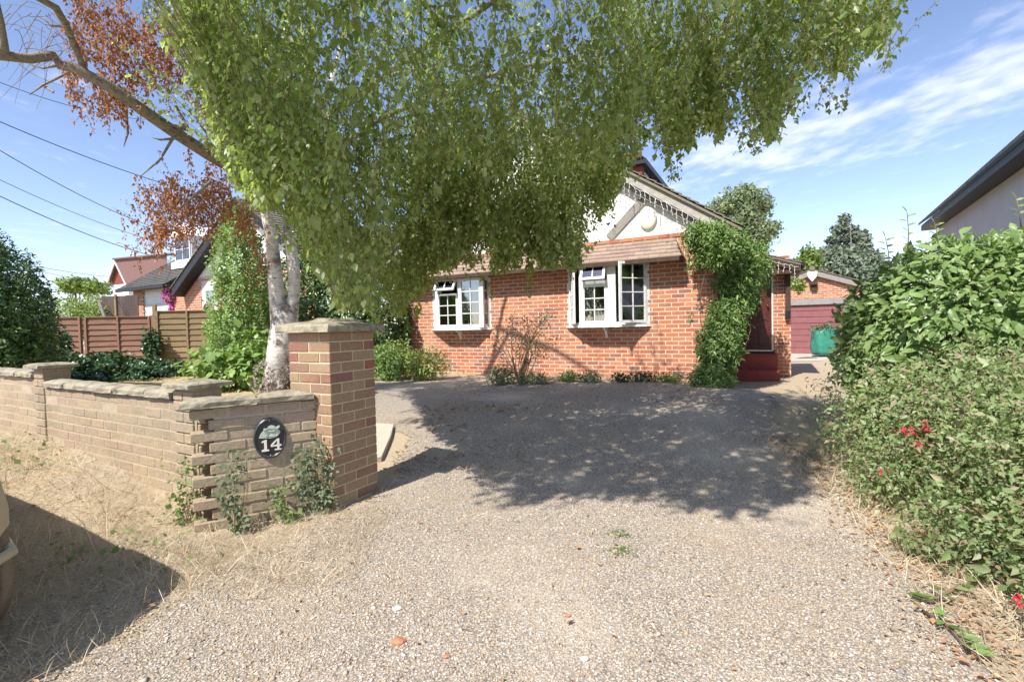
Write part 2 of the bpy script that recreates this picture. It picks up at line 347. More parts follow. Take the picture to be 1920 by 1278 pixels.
def gravelmat():
    m,t,p=newmat('flint gravel'); c=t.nodes.new('ShaderNodeTexCoord').outputs['Object']
    def vor(scale,rand=1):
        v_=t.nodes.new('ShaderNodeTexVoronoi'); v_.inputs['Scale'].default_value=scale; v_.inputs['Randomness'].default_value=rand; t.links.new(c,v_.inputs['Vector']); return v_
    cols=[(0,(.17,.14,.11)),(.12,(.40,.31,.23)),(.3,(.51,.44,.35)),(.45,(.57,.50,.41)),(.58,(.23,.215,.20)),(.68,(.50,.45,.40)),(.8,(.47,.33,.20)),(.9,(.64,.57,.49)),(1,(.80,.76,.69))]
    a=vor(92); s1=t.nodes.new('ShaderNodeSeparateColor'); t.links.new(a.outputs['Color'],s1.inputs[0]); ca=ramp(t,cols,s1.outputs[0])
    b=vor(190); s2=t.nodes.new('ShaderNodeSeparateColor'); t.links.new(b.outputs['Color'],s2.inputs[0]); cb=ramp(t,cols,s2.outputs[1])
    k=tmix(t,mrange(t,tnoise(t,30,3),.45,.55),ca,cb)
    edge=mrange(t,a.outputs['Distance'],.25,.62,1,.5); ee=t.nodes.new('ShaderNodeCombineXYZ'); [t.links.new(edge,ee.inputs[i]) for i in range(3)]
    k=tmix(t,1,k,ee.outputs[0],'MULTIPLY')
    k=tmix(t,mrange(t,tnoise(t,1.1,5,.6),.5,.72,0,.5),k,(.40,.30,.19))
    k=tmix(t,mrange(t,tnoise(t,.7,6,.6),.50,.66,0,.55),k,(.60,.51,.40))
    k=tmix(t,mrange(t,tnoise(t,.45,5,.6,dist=1.2),.55,.7,0,.3),k,(.36,.32,.27))
    t.links.new(k,p.inputs['Base Color']); p.inputs['Roughness'].default_value=.85; p.inputs['Specular IOR Level'].default_value=.25
    inv=mrange(t,a.outputs['Distance'],0,.7,1,0); bump(t,p,inv,.6,.005); return m
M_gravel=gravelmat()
def strawmat(name,cols,soil,f=.55):
    m,t,p=newmat(name); c=t.nodes.new('ShaderNodeTexCoord').outputs['Object']
    mp=t.nodes.new('ShaderNodeMapping'); mp.inputs['Scale'].default_value=(1,3.5,1); mp.inputs['Rotation'].default_value=(0,0,.5); t.links.new(c,mp.inputs[0])
    n=tnoise(t,28,8,.75,mp.outputs[0],.6); base=ramp(t,cols,mrange(t,n,.3,.7))
    base=tmix(t,mrange(t,tnoise(t,1.7,6,.7),f-.08,f+.12),base,ramp(t,soil,mrange(t,tnoise(t,60,4),.3,.7)))
    t.links.new(base,p.inputs['Base Color']); p.inputs['Roughness'].default_value=.95; p.inputs['Specular IOR Level'].default_value=.1
    bump(t,p,n,.6,.02); return m
M_verge=strawmat('dry verge',[(.27,.20,.13),(.46,.37,.25),(.62,.53,.38)],[(.34,.28,.22),(.50,.43,.34)],.52)
M_lawn=strawmat('scorched lawn',[(.38,.28,.13),(.50,.38,.19),(.44,.34,.17)],[(.22,.20,.09),(.36,.29,.15)],.66)
# ---------------------------------------------------------------- ground sheets
def cellsheet(name,test,mat,dz,x0=-10,x1=9.5,y0=-1.5,y1=20,st=.075):
    xs=np.arange(x0,x1+st/2,st); ys=np.arange(y0,y1+st/2,st); Xg,Yg=np.meshgrid(xs,ys); Z=H(Xg,Yg)+dz
    V=np.stack([Xg.ravel(),Yg.ravel(),Z.ravel()],1); nx=len(xs)
    i,j=np.meshgrid(np.arange(nx-1),np.arange(len(ys)-1)); a=(j*nx+i).ravel(); Fq=np.stack([a,a+1,a+nx+1,a+nx],1)
    if test is not None:
        cx=V[Fq].mean(1); k=test(cx[:,0],cx[:,1]); Fq=Fq[k]; u_,inv=np.unique(Fq,return_inverse=True); V=V[u_]; Fq=inv.reshape(Fq.shape)
    return tag(npmesh(name,V,[Fq],mat,smooth=True),kind='structure')
cellsheet('ground',None,M_verge,0,st=.15)
mb=MB()
B=400
def rectring(x0,x1,y0,y1): mb.add([(x0,y0,0),(x1,y0,0),(x1,y1,0),(x0,y1,0)],[(0,1,2,3)])
ground=bpy.data.objects['ground']
# far ground: fans out from the rim of the near sheet
def rim(t):  # rim points ccw
    return t
rx=[(x,-1.45) for x in np.linspace(-10+.05,9.45,40)]+[(9.45,y) for y in np.linspace(-1.45,19.95,40)[1:]]+[(x,19.95) for x in np.linspace(9.45,-9.95,40)[1:]]+[(-9.95,y) for y in np.linspace(19.95,-1.45,40)[1:-1]]
inner=[(x,y,gz(x,y)-.004) for x,y in rx]; cx0,cy0=0,9
def ringpt(x,y,k,z): return (cx0+(x-cx0)*k,cy0+(y-cy0)*k,z)
r1=[ringpt(x,y,1.6,.12) for x,y in rx]; r2=[ringpt(x,y,60,-1.0) for x,y in rx]; n_=len(rx)
vv=inner+r1+r2; ff=[]
for a in (0,1):
    for i in range(n_): ff.append((a*n_+i,(a+1)*n_+i,(a+1)*n_+(i+1)%n_,a*n_+(i+1)%n_))
mb=MB(); mb.add(vv,[f[::-1] for f in ff],0,True); tag(mb.build('far_ground',M_verge),kind='structure')
def fbm(X,Y,s,o=0): 
    return (np.sin(X*s+o)+np.sin(Y*s*1.3+2*o+1)+np.sin((X+Y)*s*2.1+o*3)*.6+np.sin((X-1.7*Y)*s*3.7+o)*.4+np.sin((2.3*X+Y)*s*6.1+o)*.25)/3
def dwall(X,Y): return .477*X+.879*Y   # distance across, parallel to house front
def isdrive(X,Y):
    n=fbm(X,Y,2.3)*.13+rng.normal(0,.035,X.shape)
    d=dwall(X,Y)
    left=np.where(Y<3.3,-1.25-.55*(3.3-Y)/1.0,-1.0)       # left border
    left=np.where(Y<2.6,-1.66-.25*(2.6-Y),left)
    left=np.where(Y>=3.3,-1.0-.05*(Y-3.3),left); left=np.where(Y>5.2,-1.1-1.3*(Y-5.2),left); left=np.maximum(left,-3.1)
    right=2.55+.16*(Y-3.3); right=np.where(Y<3.3,2.5-.48*(3.3-Y),right); right=np.where(Y>5,2.82+.42*(Y-5),right)
    far=d<np.where(X>3.15,60,8.0+0*X)
    return (X>left+n)&(X<right+n)&far&(Y>-1.4)
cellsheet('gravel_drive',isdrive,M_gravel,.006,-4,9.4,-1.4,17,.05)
def islawn(X,Y):
    d=dwall(X,Y); return (d>2.15)&(X<-1.55-.05*Y)&(~isdrive(X,Y))&(Y<14)
cellsheet('dry_lawn',islawn,M_lawn,.004,-9.5,-.5,2.5,14,.075)
# concrete apron before the garage
ap=MB(); 
for i in range(12):
    pass
def isap(X,Y): return (Y+.35*(X-9)>15.2)&(X>5.5)&(X<15)
cellsheet('concrete_apron',isap,M_conc,.012,5,15,13,20,.25)

# ---------------------------------------------------------------- leaves
def unit(a): return a/np.maximum(np.linalg.norm(a,axis=1,keepdims=True),1e-9)
def leaf_arrays(Pn,D,Nn,L,wr=.7,kind='kite',fold=.15,droop=.0):
    D=unit(D); Nn=unit(Nn-D*(Nn*D).sum(1,keepdims=True)); Sd=np.cross(D,Nn); L=np.asarray(L).reshape(-1,1)*np.ones((len(Pn),1))
    if kind=='kite': prof=[(0,0),(.36,1),(1,0),(.36,-1)]; faces=[(0,1,2),(0,2,3)]
    elif kind=='blade': prof=[(0,.5),(0,-.5),(.55,.6),(.55,-.6),(1,0)]; faces=[(0,1,3),(0,3,2),(2,3,4)]
    else: prof=[(0,0),(.28,.85),(.62,.8),(1,0),(.62,-.8),(.28,-.85),(.28,0),(.62,0)]; faces=[(0,1,6),(1,2,7),(1,7,6),(2,3,7),(0,6,5),(6,7,5),(5,7,4),(7,3,4)]
    vs_=[]
    for a,b in prof:
        vs_.append(Pn+D*L*a+Sd*(b*wr*.5)*L+Nn*(abs(b)*fold*L*.5-droop*L*a*a))
    V=np.stack(vs_,1).reshape(-1,3); k=len(prof)
    Fa=(np.arange(len(Pn))[:,None,None]*k+np.array(faces)[None]).reshape(-1,3)
    return V,Fa
def leaves(name,Pn,D,Nn,L,mat,parent=None,**kw):
    V,Fa=leaf_arrays(Pn,D,Nn,L,**kw); return npmesh(name,V,[Fa],mat,parent)
def rdir(n): return unit(rng.normal(size=(n,3)))
def bush_pts(ells,n,shell=.14,inner=.3,lump=.13,lf=3.0,cutz=True,seed=0):
    ells=np.array(ells,float); C=ells[:,:3]; Rr=ells[:,3:6]; w=(Rr[:,0]*Rr[:,1]+Rr[:,1]*Rr[:,2]+Rr[:,0]*Rr[:,2]); w=w/w.sum()
    out=[];nor=[];tot=0
    while tot<n:
        m=n*2; k=rng.choice(len(C),m,p=w); d=rdir(m)
        ph=seed+k*1.7
        ln=np.sin(d[:,0]*lf*2+ph)*np.sin(d[:,1]*lf*1.7+ph*2+1)+np.sin(d[:,2]*lf*2.3+ph*3)*np.sin((d[:,0]+d[:,1])*lf*2.9+ph)*.8+.5*np.sin(d[:,0]*lf*6+d[:,2]*lf*5+ph)
        r_=1+lump*ln-np.abs(rng.normal(0,shell,m)); deep=rng.random(m)<inner; r_=np.where(deep,r_*rng.uniform(.45,.95,m),r_)
        p=C[k]+d*Rr[k]*r_[:,None]
        ok=np.ones(m,bool)
        for j in range(len(C)):
            q=((p-C[j])/Rr[j]); ok&=~((np.linalg.norm(q,axis=1)<.62)&(k!=j))
        if cutz: ok&=p[:,2]>H(p[:,0],p[:,1])+.01
        nn=unit(d/Rr[k]); out.append(p[ok]); nor.append(nn[ok]); tot+=ok.sum()
    return np.concatenate(out)[:n],np.concatenate(nor)[:n]
def branches(mb_,base,tips,r0,n=6,bend=.15,seg=5,mi=0):
    base=Vector(base)
    for tp in tips:
        tp=Vector(tp); pts=[]; off=Vector((random.uniform(-1,1),random.uniform(-1,1),random.uniform(-.3,.6)))*bend*(tp-base).length
        b=base+Vector((random.uniform(-1,1),random.uniform(-1,1),0))*r0*2.5
        for i in range(seg+1):
            t=i/seg; pts.append(b.lerp(tp,t)+off*math.sin(math.pi*t))
        mb_.tube(pts,[r0*(1-.8*i/seg) for i in range(seg+1)],n,mi,cap=False)
def bush(name,label,cat,ells,n,L,mat,loc,wr=.6,kind='kite',shell=.14,inner=.3,lump=.13,stems=14,sr=.012,updir=.3,out=.8,rnd=.7,group=None,Lv=.25,fold=.15,droop=.1,cutz=True,lf=3.0,seed=0,part='foliage'):
    t=thing(name,label,cat,loc,0,group)
    p,nn=bush_pts(ells,n,shell,inner,lump,lf,cutz,seed)
    D=nn*out*.7+rdir(n)*rnd+np.array([0,0,-.25]); Nn=nn*out+rdir(n)*rnd*.7+np.array([-.15,-.25,updir*1.2])
    LL=L*rng.lognormal(0,Lv,n)
    leaves(part,p,D,Nn,LL,mat,t,wr=wr,kind=kind,fold=fold,droop=droop)
    if stems:
        m=MB(); idx=rng.choice(n,stems); branches(m,loc,[tuple(p[i]) for i in idx],sr); m.build('stems',M_twig,t,'world')
    return t,p,nn

# ---------------------------------------------------------------- bricks
def rbrick(m,x0,x1,y0,y1,z0,z1,ch=.003,M=None,jit=.0015,mi=0):
    j=random.uniform(-jit,jit); m.box(x0,x1,y0+j,y1,z0,z1,mi,ch,M)
def brick_face(m,x0,x1,z0,z1,holes=(),y=0,dep=.05,M=None,ch=.003,jit=.0015,bond=.225,course=.075,mort=.0022,top=None,mort_mi=1,back=.1,gap=.0135):
    """bricks on plane y facing -y; top(x)->max z"""
    n=int(math.ceil((z1-z0)/course))
    for i in range(n):
        a=z0+i*course; b=min(a+course-gap,z1-.003)
        if b-a<.01: continue
        iv=[(x0,x1)]
        for hx0,hx1,hz0,hz1 in holes:
            if hz0<b-.02 and hz1>a+.02:
                nv=[]
                for p0,p1 in iv:
                    if hx1<=p0 or hx0>=p1: nv.append((p0,p1)); continue
                    if hx0>p0: nv.append((p0,hx0))
                    if hx1<p1: nv.append((hx1,p1))
                iv=nv
        off=(i%2)*bond/2
        for p0,p1 in iv:
            k=math.floor((p0-x0-off)/bond); x=x0+off+k*bond
            while x<p1:
                q0=max(x,p0); q1=min(x+bond-gap,p1)
                if q1-q0>.03:
                    if top is None or top((q0+q1)/2)>b: rbrick(m,q0,q1,y,y+dep,a,b,ch,M,jit)
                x+=bond
        # mortar backing per course
        for p0,p1 in iv:
            if top is None: m.box(p0,p1,y+mort,y+back,a-gap-.001,b+.001,mort_mi,0,M)
            else:
                xx=[x_ for x_ in np.linspace(p0,p1,60) if top(x_)>b]
                if xx: m.box(min(xx),max(xx),y+mort,y+back,a-gap-.001,b+.001,mort_mi,0,M)
def tiles(m,M,L,slope_len,pitch,gauge=.1,w=.17,th=.013,x0=0,mi=0,skip=None,jit=.004):
    """tile courses in a frame: x along eave, slope rising +y; origin at eave"""
    n=int(slope_len/gauge); RM=M@Matrix.Rotation(pitch,4,'X')
    for i in range(n):
        off=(i%2)*w/2; x=x0-off
        while x<x0+L:
            q0=max(x,x0); q1=min(x+w-.004,x0+L)
            if q1-q0>.02:
                j=random.uniform(0,jit); y=i*gauge
                a=.028
                vs_=[(q0,y,a+j),(q1,y,a+j),(q1,y+gauge*1.15,.004+j),(q0,y+gauge*1.15,.004+j),(q0,y,a-th+j),(q1,y,a-th+j),(q1,y+gauge*1.15,-.01),(q0,y+gauge*1.15,-.01)]
                m.add([RM@Vector(v) for v in vs_],[(0,1,2,3),(4,7,6,5),(0,4,5,1),(1,5,6,2),(3,2,6,7),(0,3,7,4)],mi)
            x+=w

# ================================================================ garden wall and gate pillar
RZ=math.atan2(-.477,.879)      # shared orientation of house and walls
ex=Vector((.879,-.477,0)); ey=Vector((.477,.879,0))
def course_box(m,x0,x1,y0,y1,z0,z1): rbrick(m,x0,x1,y0,y1,z0,z1,.004,None,.002)
PC=P(622,800,3.42); PC.z=-.05
pil=thing('gate_pillar','tall square buff and red brick pillar with a flat weathered stone cap beside the gravel entrance','pillar',(PC.x,PC.y,0),RZ)
m=MB(); w=.44; nC=18
for i in range(nC):
    a=-.04+i*.0752; b=a+.0655
    if i%2==0:
        for yy in (0,w-.1025):
            course_box(m,-w,-w+.215,yy,yy+.1025,a,b); course_box(m,-.215,0,yy,yy+.1025,a,b)
        for xx in (-w,-.1025): course_box(m,xx,xx+.1025,.1125,w-.1125,a,b)
    else:
        for xx in (-w,-.1025):
            course_box(m,xx,xx+.1025,0,.215,a,b); course_box(m,xx,xx+.1025,.225,w,a,b)
        for yy in (0,w-.1025): course_box(m,-w+.1125,-.1125,yy,yy+.1025,a,b)
m.box(-w+.005,-.005,.005,w-.005,-.06,nC*.0752-.045,1)
m.build('brickwork',[M_pb,M_pm],pil)
def slab(m,x0,x1,y0,y1,z0,z1,rise=.03,n=9,jit=.006,edge=.012,M=None,mi=0):
    """weathered stone slab with pitched, uneven top and rounded nibbled edge"""
    V=[];nx=n;ny=n
    def hgt(u_,v_):
        e=min(u_,1-u_,v_,1-v_)*2; return rise*min(1,e*1.3)
    sd_=random.uniform(0,99)
    def jj(a,b,c): return mnoise.noise(Vector((a*9+sd_,b*9,c*9)))*jit
    top=[];
    for j in range(ny+1):
        for i in range(nx+1):
            u_,v_=i/nx,j/ny; x=x0+(x1-x0)*u_; y=y0+(y1-y0)*v_
            top.append(Vector((x,y,z1+hgt(u_,v_)+jj(x,y,0)*1.6)))
    per=[(i,0) for i in range(nx)]+[(nx,j) for j in range(ny)]+[(i,ny) for i in range(nx,0,-1)]+[(0,j) for j in range(ny,0,-1)]
    idx=lambda i,j:j*(nx+1)+i
    for (i,j) in per:
        t=top[idx(i,j)]; cx,cy=(x0+x1)/2,(y0+y1)/2; t.x+=(-edge if t.x>cx+ .3*(x1-x0)else (edge if t.x<cx-.3*(x1-x0) else 0)); t.y+=(-edge if t.y>cy+.3*(y1-y0) else (edge if t.y<cy-.3*(y1-y0) else 0)); t.z-=edge*.3
    V=list(top); F_=[(idx(i,j),idx(i+1,j),idx(i+1,j+1),idx(i,j+1)) for j in range(ny) for i in range(nx)]
    b=len(V); k=len(per)
    for lev,zf in enumerate((.72,.2,0)):
        for (i,j) in per:
            x=x0+(x1-x0)*i/nx; y=y0+(y1-y0)*j/ny; q=jj(x,y,zf*3+lev)*1.4; V.append(Vector((x+(q if i in(0,nx) else 0),y+(q if j in (0,ny) else 0),z0+(z1-z0)*zf)))
    ring=[idx(i,j) for i,j in per]
    for lev in range(3):
        up=ring if lev==0 else [b+(lev-1)*k+q for q in range(k)]; dn=[b+lev*k+q for q in range(k)]
        for q in range(k): F_.append((dn[q],dn[(q+1)%k],up[(q+1)%k],up[q]))
    F_.append(tuple(b+2*k+q for q in range(k))[::-1])
    if M is not None: V=[M@v for v in V]
    m.add(V,F_,mi,False)
m=MB(); zt=nC*.0752-.047
slab(m,-w-.062,.062,-.062,w+.062,zt,zt+.058,.03,14,.007)
slab(m,-w*.75,-w*.15,w*.25,w*.9,zt+.072,zt+.092,.015,7,.01)
m.build('cap',M_stone,pil)

# wall A
A0=P(373,900,3.28); A0.z=0
gw=thing('garden_wall','low weathered buff brick garden wall with stone copings and two short piers along the verge','wall',(A0.x,A0.y,0),RZ)
# local x: 0 at near end, negative to the left; face at y=0 looking at camera
def ZA(px,py,lx):   # z of pixel on wall face at pixel
    d=ray(px,py); n=Vector((.477,.879,0)); t=(A0).dot(n)/d.dot(n); return EYE+d.z*t
def XA(px): 
    d=ray(px,760); n=Vector((.477,.879,0)); t=(A0).dot(n)/d.dot(n); q=Vector((d.x*t,d.y*t,0)); return (q-Vector((A0.x,A0.y,0))).dot(ex)
zc=ZA(322,748,0)   # underside of coping, right stretch
zc2=ZA(60,712,0)   # underside of coping, left stretch
x_p2a,x_p2b=XA(327),XA(363)
x_p1a,x_p1b=XA(70),XA(86)
m=MB()
ztop=zc; nrow=14; z0=ztop-nrow*.075
brick_face(m,-8.1,.0,z0,ztop,y=0,dep=.1025,ch=.004,jit=.0025,back=.1,gap=.0095)
brick_face(m,-8.1,x_p1b-.005,ztop,ztop+.075,y=0,dep=.1025,ch=.004,jit=.0025,back=.1,gap=.0095)
m.box(-8,-.02,.0995,.1025,z0,ztop-.01,1)
m.build('brickwork',[M_wb,M_wm],gw)
def copings(par,xa,xb,z,step=.46,name='coping_stone',M=None,th=.062,yo=-.035,yw=.2):
    x=xa
    while x<xb-.05:
        q=min(x+step*random.uniform(.9,1.1),xb); mm_=MB(); slab(mm_,x+.004,q-.004,yo+random.uniform(-.006,.006),yo+yw,z,z+th*.8,.016,6,.007,.012,M); mm_.build(name,M_stone,par); x=q
copings(gw,x_p1b+.02,x_p2a-.005,ztop+.004)
copings(gw,x_p1b-1.95,x_p1a+.0,ztop+.079)
copings(gw,-8,x_p1b-1.95,ztop+.079,1.2)
def pier(xa,xb,ztp,nm='pier'):
    p_=MB(); ww=xb-xa
    k=0; z=z0
    while z<ztp-.02:
        b_=min(z+.065,ztp)
        if k%2: rbrick(p_,xa,xb,-.012,.1,z,b_,.004); rbrick(p_,xb-.1025,xb,.11,.195,z,b_,.004); rbrick(p_,xa,xa+.1,.11,.195,z,b_,.004)
        else:
            rbrick(p_,xa,(xa+xb)/2-.005,-.012,.19,z,b_,.004); rbrick(p_,(xa+xb)/2+.005,xb,-.012,.195,z,b_,.004)
        z+=.075;k+=1
    p_.box(xa+.006,xb-.006,0,.19,z0,ztp-.006,1)
    o=p_.build(nm,[M_wb,M_wm],gw)
    c=MB(); slab(c,xa-.05,xb+.05,-.06,.245,ztp,ztp+.038,.010,8,.004); c.build('pier_cap',M_stone,o)
zp2=ZA(359,727,0)-.005
pier(x_p2b-.235,x_p2b,zp2); pier(x_p1b-.235,x_p1b,max(ZA(86,698,0),ztop+.17))
# wall B (angled, with dog-tooth end)
Bl=P(385,900,3.15); Br=P(592,900,3.49)
dB=(Br-Bl); dB.z=0; LB=dB.length; angB=math.atan2(dB.y,dB.x)
wb=thing('angled_wall','short angled brick wall with a toothed end and rough coping, carrying the house number','wall',(Bl.x,Bl.y,0),angB)
zB=P(480,757,3.3).z; 
m=MB(); nb=15; zb0=zB-nb*.075
for i in range(nb):
    a=zb0+i*.075; b_=a+.065; st=-.075 if (nb-1-i)%2==0 else .03
    x=st; k=0
    lens=[.215]*5
    while x<LB-.02:
        q=min(x+.215,LB+.02); 
        if q-x>.03: rbrick(m,x,q,0,.1025,a,b_,.006,None,.006)
        x+=.225
    m.box(.06,LB,.006,.1,a-.011,b_+.001,1)
m.build('brickwork',[M_wb,M_wm],wb)
m=MB(); slab(m,-.12,.32,-.05,.16,zB+.003,zB+.055,.014,8,.009); m.build('coping_stone',M_stone,wb)
m=MB(); slab(m,.325,LB+.0,-.05,.16,zB+.003,zB+.055,.014,8,.009); m.build('coping_stone',M_stone,wb)
# closing return bricks of wall A at the corner, rows between the teeth
m=MB()
for i in range(13):
    a=z0+i*.075
    if i%2==0: rbrick(m,.002,.085,.004,.1025,a,a+.065,.005)
    else: rbrick(m,.002,.028,.004,.1025,a,a+.065,.005)
m.build('toothed_bricks',[M_wb,M_wm],gw)
# number plaque
MBf=FR[wb.name]
def face_xz(px,py,fr,y=0):
    Mi=fr.inverted(); o_=Mi@Vector((0,0,EYE)); d=(Mi.to_3x3()@ray(px,py)); t=(y-o_.y)/d.y; q=o_+d*t; return q.x,q.z
cx_,cz_=face_xz(506,820,MBf); _,zt_=face_xz(506,782,MBf); xr_,_=face_xz(537,820,MBf); xl_,_=face_xz(475,820,MBf)
hw,hh=(xr_-xl_)/2,(zt_-cz_)
sg=thing('house_number_sign','oval black house number sign reading 14 with a pale green relief above the digits','sign',tuple(MBf@Vector((cx_,0,cz_))),angB)
def oval(a,b,n=40): return [(a*math.cos(2*math.pi*i/n),b*math.sin(2*math.pi*i/n)) for i in range(n)]
m=MB(); m.prism(oval(hw,hh),-.014,-.004); m.build('plate',M_black,sg)
m=MB()
for i in range(40):
    a0,a1=2*math.pi*i/40,2*math.pi*(i+1)/40
    for (ra,rb,ya,yb) in (((1,.93,-.014,-.022)),((.93,.87,-.022,-.0135))):
        vs_=[(hw*ra*math.cos(a0),ya,hh*ra*math.sin(a0)),(hw*ra*math.cos(a1),ya,hh*ra*math.sin(a1)),(hw*rb*math.cos(a1),yb,hh*rb*math.sin(a1)),(hw*rb*math.cos(a0),yb,hh*rb*math.sin(a0))]
        m.add(vs_,[(0,1,2,3)])
m.build('rim',simple('dark blue grey rim',[(.04,.05,.065),(.07,.08,.10)],9,.35,0),sg)
s_=hh
m=MB(); leafp=[(-.62,.02),(-.5,.22),(-.33,.36),(-.12,.42),(.1,.42),(.33,.44),(.52,.34),(.6,.22),(.52,.1),(.36,.0),(.12,-.05),(-.2,-.03)]
m.prism([(x*s_*.78/.78*.78,z*s_+.04*s_) for x,z in leafp],-.024,-.0145)
m.prism([(x*s_,z*s_) for x,z in [(-.28,.40),(-.26,.52),(-.12,.50),(-.05,.60),(.08,.64),(.2,.6),(.27,.53),(.42,.6),(.44,.5),(.3,.42),(.12,.46),(-.1,.46)]],-.034,-.0245)
m.prism([(x*s_,z*s_) for x,z in oval(.17,.06,14)],-.031,-.0245,0,Matrix.Translation((.1*s_,0,.38*s_)))
m.prism([(x*s_,z*s_) for x,z in oval(.15,.05,14)],-.031,-.0245,0,Matrix.Translation((.08*s_,0,.13*s_)))
for dx in (-.2,.3): m.beam((dx*s_,-.027,.1*s_),((dx+.12)*s_,-.027,.24*s_),.004,.004)
m.build('relief',M_relief,sg)
d1=[(-.16,-.62),(.16,-.62),(.16,-.55),(.07,-.53),(.07,-.06),(.02,-.06),(-.15,-.13),(-.15,-.19),(-.05,-.17),(-.05,-.53),(-.16,-.55)]
d4=[(-.06,-.62),(.24,-.62),(.24,-.56),(.16,-.54),(.16,-.43),(.25,-.43),(.25,-.34),(.16,-.34),(.16,-.05),(.06,-.05),(-.22,-.36),(-.22,-.43),(.04,-.43),(.04,-.54),(-.06,-.56)]
for pol,ox in ((d1,-.22),(d4,.24)):
    m=MB()
    if pol is d4:
        m.prism([((x+ox)*s_,z*s_) for x,z in [(-.22,-.36),(-.22,-.43),(.25,-.43),(.25,-.35)]],-.024,-.0145)
        m.prism([((x+ox)*s_,z*s_) for x,z in [(.06,-.62+.06),(.16,-.62+.06),(.16,-.05),(.06,-.05)]],-.0243,-.0144)
        m.prism([((x+ox)*s_,z*s_) for x,z in [(-.22,-.36),(-.13,-.355),(.075,-.13),(.06,-.05)]],-.0238,-.0146)
        m.prism([((x+ox)*s_,z*s_) for x,z in [(-.05,-.62),(.24,-.62),(.24,-.56),(-.05,-.56)]],-.0241,-.0147)
    else: m.prism([((x+ox)*s_,z*s_) for x,z in pol],-.024,-.0145)
    m.build('digit',M_cream,sg)
m=MB()
for zz_ in (.86,-.84):
    m=MB(); m.lathe([(.0035,0),(.003,.003),(.0,.004)],(0,0,0),8,0,Matrix.Translation((0,-.0135,zz_*s_))@Matrix.Rotation(math.pi/2,4,'X')); m.build('screw',M_cream,sg)
pass

# ================================================================ house
H0=Vector((3.215,8.22,0))
house=thing('brick_house','red brick house with white half timbered front gable, tiled pent roof and two white windows','house',tuple(H0),RZ)
HF=FR[house.name]
def hp(px,py,y=0): return face_xz(px,py,HF,y)
XR=.30; XL=-6.75; ZB=2.86
wl=[hp(814,600)[0],hp(919,600)[0],hp(860,617)[1],hp(860,524)[1]]
wr_=[hp(1067,600)[0],hp(1215,600)[0],hp(1140,611)[1],hp(1140,496)[1]]
m=MB()
holes=[(wl[0],wl[1],wl[2],wl[3]),(wr_[0],wr_[1],wr_[2],wr_[3])]
brick_face(m,XL,XR,.10,2.80,holes,y=0,dep=.09,back=.1)
# side wall and entrance wall
SM=Matrix.Translation((XR,0,0))@Matrix.Rotation(math.pi/2,4,'Z')
SB=2.75
brick_face(m,.0,SB,.05,2.80,y=0.0,dep=.09,M=SM,back=.095)
ET=Matrix.Translation((0,SB,0))
dx0,dx1=hp(1384,620,SB)[0],hp(1450,620,SB)[0]; xpr=hp(1483,640,SB)[0]; zd0=hp(1420,657,SB)[1]; zd1=hp(1420,505,SB)[1]
brick_face(m,XR,xpr,-.1,zd1+.25,[(dx0,dx1,-.3,zd1)],y=0,dep=.09,M=ET,back=.095)
PSM=Matrix.Translation((xpr,SB,0))@Matrix.Rotation(math.pi/2,4,'Z'); brick_face(m,0.012,2.6,-.1,2.5,y=0,dep=.09,M=PSM,back=.095)
# inner shell so nothing is see-through
m.box(XL,XR-.1,.1,.13,.1,wr_[2]-.02,1)
m.build('wall',[M_hb,M_hm],house)
# string course
m=MB(); x=XL
while x<XR:
    q=min(x+.215,XR); rbrick(m,x,q,-.015,.09,ZB-.055,ZB+.01); x+=.225
m.box(XL,XR,-.004,.09,ZB-.065,ZB+.012,1); m.build('string_course',[M_hb,M_hm],house)
XM=(XL+XR)/2; T=.67; ZA_=ZB+T*(XR+.05-XM)
m=MB(); m.prism([(XL+.02,ZB+.012),(XR-.02,ZB+.012),(XM,ZA_-.03)],.01,.13); m.build('gable_panel',M_white,house)
def beamxz(a,b,w_,y0=-.022,y1=.0098,nm='timber_beam',mat=M_timber):
    (x0,z0_),(x1,z1_)=a,b; d=Vector((x1-x0,0,z1_-z0_)).normalized(); n=Vector((-d.z,0,d.x))*w_/2
    mm_=MB(); mm_.prism([(x0+n.x,z0_+n.z),(x0-n.x,z0_-n.z),(x1-n.x,z1_-n.z),(x1+n.x,z1_+n.z)],y0,y1); return mm_.build(nm,mat,house)
beamxz(hp(1142,446),hp(1206,375),.15,-.020)
beamxz((XM*2-hp(1142,446)[0],hp(1142,446)[1]),(XM*2-hp(1206,375)[0],hp(1206,375)[1]),.15,-.020)
bx=hp(985,440)[0]; beamxz((bx,ZB+.02),(bx,ZB+1.6),.12,-.022)
beamxz((XM,ZB+.02),(XM,ZA_-.2),.14,-.024)
bx2=hp(945,440)[0]; beamxz((bx2+.05,ZB+.02),(bx2-.5,ZB+1.3),.13,-.019)
bx3=2*XM-bx; beamxz((bx3,ZB+.02),(bx3,ZB+1.6),.12,-.022)
beamxz((XL+1.5,ZB+1.05),(XR-1.5,ZB+1.05),.12,-.0185)
